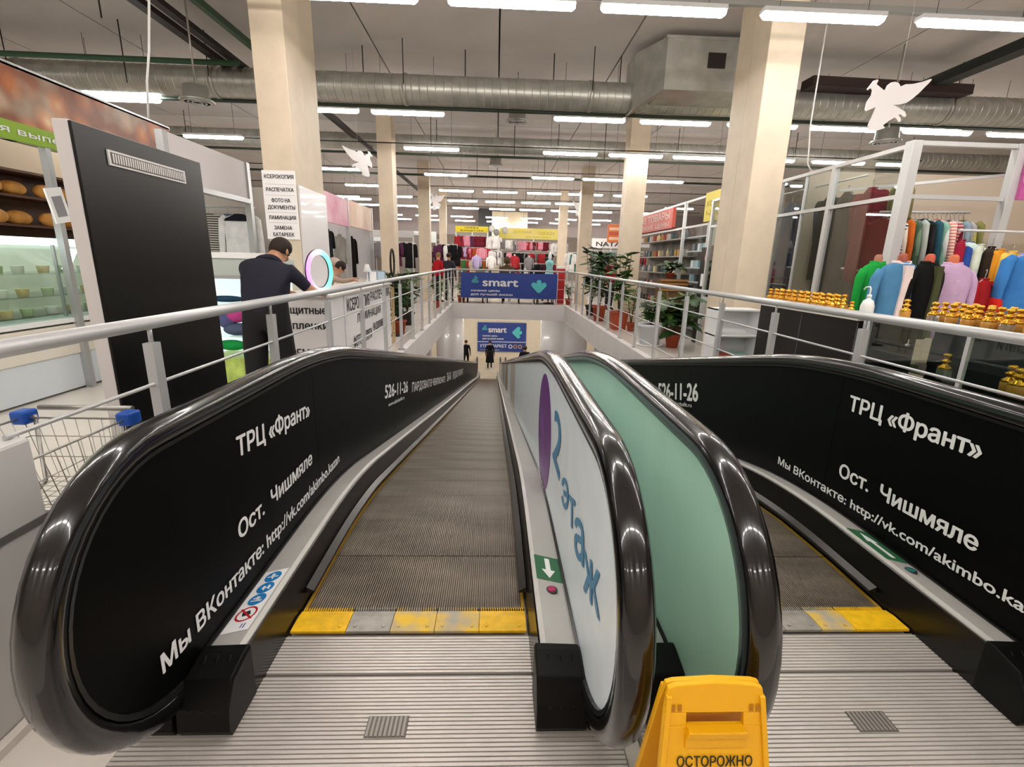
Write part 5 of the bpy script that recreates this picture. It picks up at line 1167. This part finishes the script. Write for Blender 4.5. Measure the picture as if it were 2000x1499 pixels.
# white shelf unit and small things on it
su = empty('shelf_unit', 'open white shelf unit standing behind the right rail beside the column', 'shelf', (3.0, 5.95, 0))
for x in (-.28, .26): MB().box((x, -.15, 0), (x+.02, .15, 1.0)).build('side', m_sw, su, .002)
for z in (.03, .33, .66, .98): MB().box((-.28, -.15, z), (.28, .15, z+.02)).build('shelf_board', m_sw, su, .002)
MB().box((-.26, .14, .03), (.26, .15, .98)).build('back', m_sw, su)
for i, (x, c, lb) in enumerate(((-.12, '#9a4a33', 'reddish brown shoe box low in the white shelf unit'), (.10, '#a8d0c8', 'pale turquoise box low in the white shelf unit'))):
    o = MB().box((-.10, -.10, 0), (.10, .10, .09)).build('box', M('box '+c, c, .6), None, .004); o.location = (3.0+x, 5.93, .352); tag(o, lb, 'box')
# plants along the right rail
tc_ = M('terracotta', '#a8492c')
plant('large leaved plant in a round white planter behind the right rail', (2.98, 9.05, 0), .25, .42, M('planter white', '#dcdde2', .4), .85, .34, 26, ['dark', 'big'], 11, stems=5, saucer=m_sw)
plant('broad leaved plant with bright leaves beside the white planter', (3.35, 8.85, 0), .14, .25, tc_, 1.02, .55, 40, ['big', 'light', 'big'], 12, stems=7, zlow=.1)
plant('tall plant in a square terracotta pot, right of the pair', (2.92, 11.3, 0), .20, .42, tc_, 1.75, .42, 60, ['big', 'oval', 'light'], 13, stems=4, square=True)
plant('tall plant in a round terracotta pot, left of the pair', (2.80, 12.9, 0), .18, .40, tc_, 1.65, .40, 60, ['big', 'dark', 'oval'], 14, stems=4)
plant('slim plant with trailing leaves against the second right column', (3.15, 11.0, 0), .10, .2, tc_, 1.05, .30, 24, ['long', 'light'], 15, stems=3)
plant('tall climbing plant farther along the right rail', (2.85, 14.3, 0), .17, .30, m_dk, 1.95, .50, 60, ['dark', 'light', 'big'], 16, stems=5)
plant('small plant in a terracotta pot at the far right end of the rail', (2.72, 17.9, 0), .14, .22, tc_, .75, .30, 24, ['oval', 'light'], 17, stems=4)
plant('dark spreading plant on the brown shelf behind the second column', (3.95, 11.0, 1.22), .10, .12, tc_, .35, .38, 18, ['big', 'dark'], 18, stems=4)
plant('feathery palm standing in front of the stall with the red sign', (3.72, 10.3, .0), .12, .15, tc_, .75, .55, 34, ['long'], 19, stems=5)
bs2 = empty('display_stand', 'brown wooden display stand covered with small white cards', 'display stand', (3.95, 11.0, 0))
MB().box((-.25, -.2, 0), (.35, .2, 1.20)).build('body', M('stand brown', '#6e5036', .5, var=.2), bs2)
for z in (.95, 1.08, 1.16): MB().box((-.27, -.23, z), (.37, -.2, z+.04)).build('wood_lip', M('light wood', '#b5824c', .5), bs2)
crd = MB().box((0, 0, 0), (.07, .006, .05)).mesh('card', M('card white', '#d9d6d2', .6))
for i in range(30): o = put('card', crd, bs2); o.location = (-.23+(i % 6)*.095, -.212, .15+(i//6)*.15)
# stall with red sign
rs_ = empty('household_stall', 'stall with glass front, red sign and silver posts behind the right columns', 'market stall', (4.2, 11, 0)); RL = (-4.2, -11, 0)
def rst(b, nm, mt, bev=0): o = b.build(nm, mt, rs_, bev); o.location = RL; return o
m_red = M('sign red', '#b81f2c'); m_redb = M('sign board red', '#cf5a4b', .5)
rst(MB().box((4.12, 11.7, 2.36), (4.20, 14.7, 2.82)), 'sign_board', m_redb, .004)
for s, z, h in (('ХОЗ ТОВАРЫ', 2.59, .17), ('НИЗКИЕ ЦЕНЫ', 2.42, .10)): o = text(rs_, s, (4.115, 14.55, z), (4.115, 11.9, z), h, M('sign letters', '#f4ddd6', .5), bold=.03); o.location = RL
rst(MB().box((4.16, 11.68, 2.34), (4.24, 14.72, 2.38)), 'sign_dark_edge', M('dark maroon', '#5a1a1a', .5))  # dark maroon strip along the lower edge of the sign board
for y in (11.1, 9.75, 14.8): rst(MB().box((4.17, y, 0), (4.23, y+.06, 2.88)), 'post', m_alw)
rst(MB().box((4.18, 7.5, 2.84), (4.22, 14.8, 2.88)), 'top_rail', m_alw); rst(MB().box((4.18, 9.8, 2.3), (4.22, 14.8, 2.34)), 'mid_rail', m_alw)
rst(MB().box((4.13, 8.4, 2.36), (4.18, 9.95, 2.90)), 'yellow_board', M('sign yellow pale', '#e8d45a', .5))
for s, z, h in (('КОМИССИЯ', 2.64, .10), ('ЧАСЫ', 2.44, .12)): o = text(rs_, s, (4.125, 9.85, z), (4.125, 8.6, z), h, M('olive letters', '#b9a53a', .5), bold=.03); o.location = RL
rst(MB().box((4.2, 8.35, 1.9), (4.24, 9.6, 2.34)), 'shutter_box', M('shutter grey', '#b0b4b2', .4))
slat = MB().box((0, 0, 0), (.02, 1.2, .026)).mesh('shutter_slat', M('shutter grey', '#b0b4b2'))
for i in range(16): o = put('shutter_slat', slat, rs_); o.location = (4.18+RL[0], 8.38+RL[1], 1.90+i*.028)
rst(MB().box((4.6, 9.8, 0), (4.65, 14.8, 2.4)), 'back_wall', M('stock wall', '#8b8680', .6, col2='#5f5a55', scale=3))
for z in (.15, .40, .66, .90, 1.15, 1.45, 1.8, 2.1): rst(MB().box((4.28, 9.85, z), (4.6, 11.05, z+.025)), 'shelf', M('shelf pale', '#c8d2d4', .4))
for z in (.5, .9, 1.3, 1.7, 2.1): rst(MB().box((4.28, 11.2, z), (4.6, 14.7, z+.025)), 'shelf', M('shelf grey', '#a5a29d', .5))
rnd = random.Random(5)
BX = MB().box((-.05, -.06, 0), (.05, .06, .15)).mesh('goods', m_sw); BT = MB().lathe([(.045, 0), (.05, .01), (.05, .12), (.02, .15), (.02, .18)], n=10).mesh('goods', m_sw)
gc = ['#c9c4bd', '#8f8a86', '#5d5652', '#b08a4a', '#d9c79a', '#6f7a80', '#a34a3a', '#3f5a60']
cnt_ = 0
for zi, z in enumerate((.5, .9, 1.3, 1.7, 2.1)):
    for i in range(12):
        c = rnd.choice(gc); o = put('household_good', rnd.choice((BX, BT))); o.location = (4.38, 11.4+i*.28, z+.025); own_mat(o, M('goods '+c, c, .5)); tag(o, f'small good on the {ORD[zi]} shelf up below the red sign, {ORD[i]} from near end', 'household good', 'goods on the household shelves')
for zi, z in enumerate((.66, .90, 1.15, 1.45, 1.8)):
    for i in range(4):
        c = ['#3f4348', '#9fc0c8', '#d8e4e6', '#6d767c'][(i+zi) % 4]; o = put('household_good', BX); o.location = (4.40, 10.0+i*.28, z+.025); own_mat(o, M('goods '+c, c, .5)); tag(o, f'small package on the {ORD[zi]} narrow lit shelf up, {ORD[i]} from near end', 'household good', 'goods on the narrow shelves')
dr = empty('black_poster_stand', 'tall narrow black board with a round no smoking sign beside the near right column', 'notice board', (4.05, 9.35, 0))
MB().box((0, -.32, .25), (.03, .32, 1.86)).build('board', M('board black', '#120c0d', .35), dr, .003); MB().box((-.02, -.25, 0), (.06, .25, .25)).build('foot', m_dk, dr)
b = MB(); b.rings([[(-.006, .13*f*math.cos(2*PI*k/22), 1.66+.13*f*math.sin(2*PI*k/22)) for k in range(22)] for f in (1, .8)], caps=False, sm=False); b.build('red_ring', M('sign red', '#b81f2c'), dr)
b = MB(); b.prism([(-.004, .11*math.cos(2*PI*k/22), 1.66+.11*math.sin(2*PI*k/22)) for k in range(22)], (.002, 0, 0)); b.build('sign_face', m_sw, dr)
MB().bar((-.008, -.08, 1.72), (-.008, .08, 1.60), .004, .02).build('red_bar', M('sign red', '#b81f2c'), dr)
MB().box((-.006, .02, 1.12), (0, .2, 1.36)).build('paper_notice', m_sw, dr); MB().box((-.006, -.12, .95), (0, .02, 1.0)).build('small_label', m_sw, dr)
# people and red garments beyond the right plants
coat = dict(skin=m_skin, torso=fab('#a01f2c'), sleeve=fab('#a01f2c'), fore=fab('#a01f2c'), leg=fab('#26242a'), shoe=blk)
person('shopper in a bright red jacket beyond the plants on the right', (3.75, 15.9, 0), .6, {}, coat, hair=M('dark brown hair', '#2b1d16'), name='person')
# ================================================================ far end of the hall
person('shopper in a red coat behind the left rail near the corner', (-2.05, 17.6, 0), 2.4, {}, dict(coat, torso=fab('#b5202a'), sleeve=fab('#b5202a'), fore=fab('#b5202a')), hair=M('blond hair', '#8a6640', .8))
person('shopper in a dark grey coat beside the red coat', (-1.72, 18.1, 0), 2.9, {}, dict(coat, torso=fab('#3a3b45'), sleeve=fab('#3a3b45'), fore=fab('#3a3b45')), hair=M('dark brown hair', '#2b1d16'))
person('person in a brown hooded coat sitting behind the blue banner', (.42, 18.6, -.10), PI, dict(shL=(-.24, 0, 1.36), shR=(.24, 0, 1.36)), dict(coat, torso=fab('#5a4632'), sleeve=fab('#5a4632'), fore=fab('#5a4632'), radii=dict(chest=(.24, .16), waist=(.26, .18), pelvis=(.27, .19))), hood=fab('#5a4632'))
person('person in a dark maroon jacket behind the right half of the banner', (2.0, 19.4, -.05), PI, {}, dict(coat, torso=fab('#3a1f24'), sleeve=fab('#3a1f24'), fore=fab('#3a1f24')), hair=M('dark brown hair', '#2b1d16'))
# armchairs behind the banner
def armchair(label, x):
    a = empty('armchair', label, 'armchair', (x, 18.05, 0)); m = M('black leather', '#141112', .4)
    MB().box((-.34, -.30, .18), (.34, .34, .45)).build('seat', m, a, .03); MB().box((-.32, -.36, .30), (.32, -.20, 1.08)).build('backrest', m, a, .05)
    for s in (-1, 1): MB().box((s*.30-.06, -.30, .18), (s*.30+.06, .34, .62)).build('armrest', m, a, .02)
    for s in (-1, 1):
        for y in (-.25, .28): MB().tube([(s*.28, y, 0), (s*.28, y, .2)], .02, 8).build('leg', m_dk, a)
for i, x in enumerate((-.75, -.02, 1.15, 1.85)): armchair(f'black armchair behind the blue banner, {CNT[i]} from the left', x)
# teal figure, red box
tf = empty('teal_dress_stand', 'pale teal dress on a stand behind the right end of the banner', 'mannequin', (2.0, 18.3, 0))
MB().lathe([(.27, .55), (.24, .8), (.16, 1.1), (.11, 1.3), (.15, 1.45), (.13, 1.55), (.05, 1.6)], n=16).build('dress', M('teal cloth', '#8fd0d4', .5, var=.15), tf); MB().lathe([(.05, 1.58), (.07, 1.68), (.06, 1.78), (.02, 1.86)], n=12).build('head', m_sw, tf); MB().lathe([(.2, 0), (.2, .02), (.02, .04), (.02, .6)], n=14).build('stand', m_dk, tf)
rb = empty('red_bin', 'bright red bin with a pale lid behind the far right rail', 'bin', (2.45, 18.5, 0)); MB().box((-.15, -.15, 0), (.15, .15, 1.28)).build('body', M('bin red', '#c01c22', .5), rb, .01); MB().box((-.16, -.16, 1.28), (.16, .16, 1.36)).build('lid', m_sw, rb, .01)
# signs on the far stalls
def far_stall(label, x0, x1, y, z0, z1, mt, words, posts=True, mt_t=None, sign_name='sign_board', back='#8f867d'):
    st = empty('market_stall', label, 'market stall', ((x0+x1)/2, y, 0)); W = (x1-x0)/2
    MB().box((-W, -.05, z0), (W, .02, z1)).build(sign_name, mt, st, .005)
    for x in (-W, 0, W-.05): MB().box((x, 0, 0), (x+.05, .05, z1)).build('post', m_alw, st)
    MB().box((-W, 3.0, 0), (W, 3.05, z1)).build('back_panel', M('stall back '+back, back, .7), st)
    MB().tube([(-W, .5, 2.1), (W, .5, 2.1)], .02, 6).build('clothes_rail', m_alw, st)
    MB().tube([(-W, 1.6, 2.55), (W, 1.6, 2.55)], .02, 6).build('clothes_rail', m_alw, st)
    MB().box((-W, .3, 0), (W, .9, .9)).build('counter', M('stall counter', '#7a6f66', .6), st)
    for s, xa, xb, z, h in words: text(st, s, (xa-(x0+x1)/2, -.053, z), (xb-(x0+x1)/2, -.053, z), h, mt_t or m_pr, bold=.03)
    return st
m_y = M('sign bright yellow', '#e6d41e', .5); m_yp = M('sign pale yellow', '#ead98a', .5, col2='#e8d94a', scale=1.2)
far_stall('far stall under the small bright yellow sign', -2.2, -.45, 27, 2.98, 3.28, m_y, (('ПРЯЖА', -1.7, -.95, 3.15, .09), ('ФУРНИТУРА', -1.95, -.7, 3.01, .09)))
far_stall('wide far stall under the long pale yellow sign', .16, 3.9, 27.5, 2.72, 3.28, m_yp, (('ДЕТСКАЯ', .9, 1.9, 3.02, .12), ('ОДЕЖДА', 2.3, 3.2, 2.98, .14), ('для всей семьи', 1.6, 3.0, 2.80, .08)), mt_t=M('faded letters', '#c6b24a', .5))
far_stall('far right stall under the white sign with black letters', 4.35, 6.1, 22.6, 2.2, 2.62, M('poster white', '#f5f1f1'), (('NATALI', 4.55, 5.95, 2.28, .20),))
os_ = empty('orange_sign', 'small orange sign hanging beside the white lettered sign', 'sign', (5.15, 21.6, 2.42)); MB().box((-.33, -.02, 0), (.33, .02, .75)).build('board', M('orange board', '#dd7a45', .5), os_, .004)
for i, z in enumerate((.10, .30, .50)): MB().box((-.26, -.026, z), (.26, -.02, z+.12)).build('print_band', M('band pale', '#f0c7a8', .5) if i != 1 else m_redb, os_)
for x in (-.3, .3): MB().tube([(x, 0, .75), (x, 0, 2.37)], .006, 5).build('cord', m_dk, os_)
far_stall('far left stall with a pale board behind the third column', -6.6, -3.1, 26, 2.35, 2.9, M('pale board', '#d5dad8', .5), ())
far_stall('far stall between the left columns with dark clothes', -4.9, -3.2, 19.5, 2.3, 2.55, m_lg, ())
far_stall('far right stall behind the third right column', 6.3, 9.5, 23.5, 2.3, 2.7, m_lg, ())
tag(MB().box((-1.2, 33, 0), (-.3, 33.4, 4.8)).build('wall_panel', M('dark recess', '#4e4f50', .7)), 'dark recess in the far wall above the yellow signs', 'wall panel', kind='structure')
tag(MB().box((-.3, 32.5, 0), (2.0, 33, 4.6)).build('wall_panel', M('light far panel', '#f2e4c6', .6)), 'bright cream wall panel above the yellow signs', 'wall panel', kind='structure')
tag(MB().box((-12, 34, 3.2), (15, 34.3, 4.8)).build('wall_panel', M('grey fascia', '#a49896', .7)), 'grey upper wall band at the end of the hall', 'wall panel', kind='structure')
# clothes on far stalls
rnd = random.Random(12)
PAL = {'red': '#a32c33', 'burgundy': '#6d1f2c', 'pink': '#d98fa0', 'white': '#e9e5e2', 'lilac': '#b6a7cf', 'black': '#1d1b1f', 'grey': '#7e7a7c', 'teal': '#3f7f78', 'green': '#3f6a3c', 'rust': '#a5502c', 'blue': '#3f5683', 'beige': '#cdb79b', 'plum': '#5a2e4a'}
def rack(st, x0, x1, y, z, n, names, grp, sc=1.0, kinds=(1, 0, 3)):
    rk = empty('clothes_rack', 'thin clothes rack: '+grp, 'clothes rack', ((x0+x1)/2, y, 0)); W = (x1-x0)/2
    MB().tube([(-W, 0, z+.02), (W, 0, z+.02)], .012, 6).build('rail', m_alw, rk)
    for s in (-1, 1): MB().tube([(s*W, 0, 0), (s*W, 0, z+.02)], .012, 6).build('upright', m_alw, rk)
    for i in range(n):
        nm = names[rnd.randrange(len(names))]; x = x0+(x1-x0)*(i+.5)/n
        garment(f'{nm} garment, {ORD[i]} from the left, {grp}', (x, y+rnd.uniform(-.08, .08), z), fab(PAL[nm]), rz=rnd.choice((0, .5, -.5, 1.2)), kind=rnd.choice(kinds), sc=(sc, sc*1.1, sc*rnd.uniform(.8, 1.1)), group=grp, hanger=False)
rack(0, -2.1, -.5, 26.6, 2.75, 7, ['burgundy', 'pink', 'plum', 'red', 'grey'], 'top row under the small yellow sign', .9)
rack(0, -2.15, -.45, 26.4, 2.15, 8, ['red', 'burgundy', 'rust', 'pink', 'lilac'], 'middle row under the small yellow sign', .9)
rack(0, -2.0, -.4, 26.2, 1.5, 7, ['rust', 'red', 'green', 'beige', 'pink'], 'lowest row under the small yellow sign', .9)
rack(0, -.4, .15, 26.5, 2.75, 2, ['white'], 'white tops between the two yellow signs', 1.0)
rack(0, -.4, .3, 26.3, 2.0, 3, ['lilac', 'white', 'grey'], 'tops below the gap between the yellow signs', 1.0)
rack(0, .3, 1.1, 26.9, 2.6, 4, ['white', 'grey'], 'pale tops at the left of the long yellow sign', .8)
rack(0, 1.2, 2.9, 26.9, 2.55, 9, ['red', 'pink', 'burgundy'], 'upper row under the long yellow sign', .7)
rack(0, .4, 3.0, 26.6, 1.95, 11, ['red', 'black', 'white', 'grey', 'pink'], 'middle row under the long yellow sign', .8)
rack(0, .5, 3.2, 26.3, 1.4, 10, ['red', 'burgundy', 'black', 'white'], 'lowest row under the long yellow sign', .8)
rack(0, 3.0, 3.9, 27.0, 2.5, 4, ['grey', 'white', 'teal'], 'right end of the long yellow sign', .9)
rack(0, 4.5, 6.0, 22.3, 2.0, 8, ['teal', 'black', 'white', 'green', 'grey'], 'under the white lettered sign', .9, (4, 1))
rack(0, 6.0, 7.2, 22.5, 1.9, 5, ['pink', 'red', 'grey'], 'right of the white lettered sign', .9)
rack(0, -5.2, -3.2, 25.6, 1.9, 9, ['red', 'grey', 'black', 'plum', 'beige'], 'behind the second left column', .9)
rack(0, -5.0, -3.2, 25.3, 1.2, 8, ['red', 'rust', 'black'], 'low row behind the second left column', .9)
rack(0, -4.6, -3.2, 19.2, 2.1, 6, ['black', 'grey', 'blue', 'plum'], 'between the left columns', .9, (4, 1))
rack(0, 3.0, 4.3, 20.5, 1.9, 6, ['green', 'teal', 'black', 'grey', 'white'], 'beside the third right column', .8, (4, 1))
rack(0, -2.4, -1.6, 20.5, 2.1, 5, ['black', 'grey', 'plum', 'white'], 'beside the third left column', .9, (4, 1))
for i, (x, z) in enumerate(((-.25, 1.1), (.95, 1.15), (1.7, 1.1), (-1.0, 1.1))):
    bust(f'small far dress form in a {["white", "red", "grey", "lilac"][i]} top under the yellow signs', (x, 25.4, z), fab(PAL[["white", "red", "grey", "lilac"][i]]), 0, '#d9cfc6')
# balloons between the signs
for i, (x, z, c) in enumerate(((-.25, 3.15, '#d5d2cc'), (.0, 2.98, '#8f8d8a'), (.45, 3.1, '#b4b2a8'))):
    bl = empty('balloon', ['pale round balloon between the yellow signs', 'grey round balloon between the yellow signs', 'grey balloon over the long yellow sign'][i], 'balloon', (x, 26.6, z)); MB().ball((0, 0, 0), (.16, .16, .18), n=14, k=10).build('skin', M('balloon '+c, c, .3), bl); MB().tube([(0, 0, -.18), (0, 0, -1.2)], .003, 4).build('string', m_dk, bl)
# people on the storey below
lowc = dict(skin=m_skin, torso=fab('#101014'), sleeve=fab('#101014'), fore=fab('#101014'), leg=fab('#101014'), shoe=blk)
p = person('person in a long black coat walking on the floor below', (-.28, 28.6, -4.9), PI, dict(knL=(-.08, -.12, .5), anL=(-.09, -.12, .09), toL=(-.1, -.28, .03)), lowc, hair=M('dark brown hair', '#2b1d16'))
b = MB(); b.rings([[(wx*math.cos(2*PI*k/18), wy*math.sin(2*PI*k/18), z) for k in range(18)] for z, wx, wy in ((.42, .26, .22), (.7, .23, .19), (1.0, .20, .16), (1.15, .19, .15))]); b.build('coat_skirt', fab('#101014'), p)
person('person in dark clothes at the left on the floor below', (-1.72, 28.6, -4.9), PI, {}, lowc, hair=M('dark brown hair', '#2b1d16'))
person('dark haired person riding far down the right walkway', (1.32, 20.6, zb(20.6)), PI, {}, lowc, hair=M('dark brown hair', '#2b1d16'))
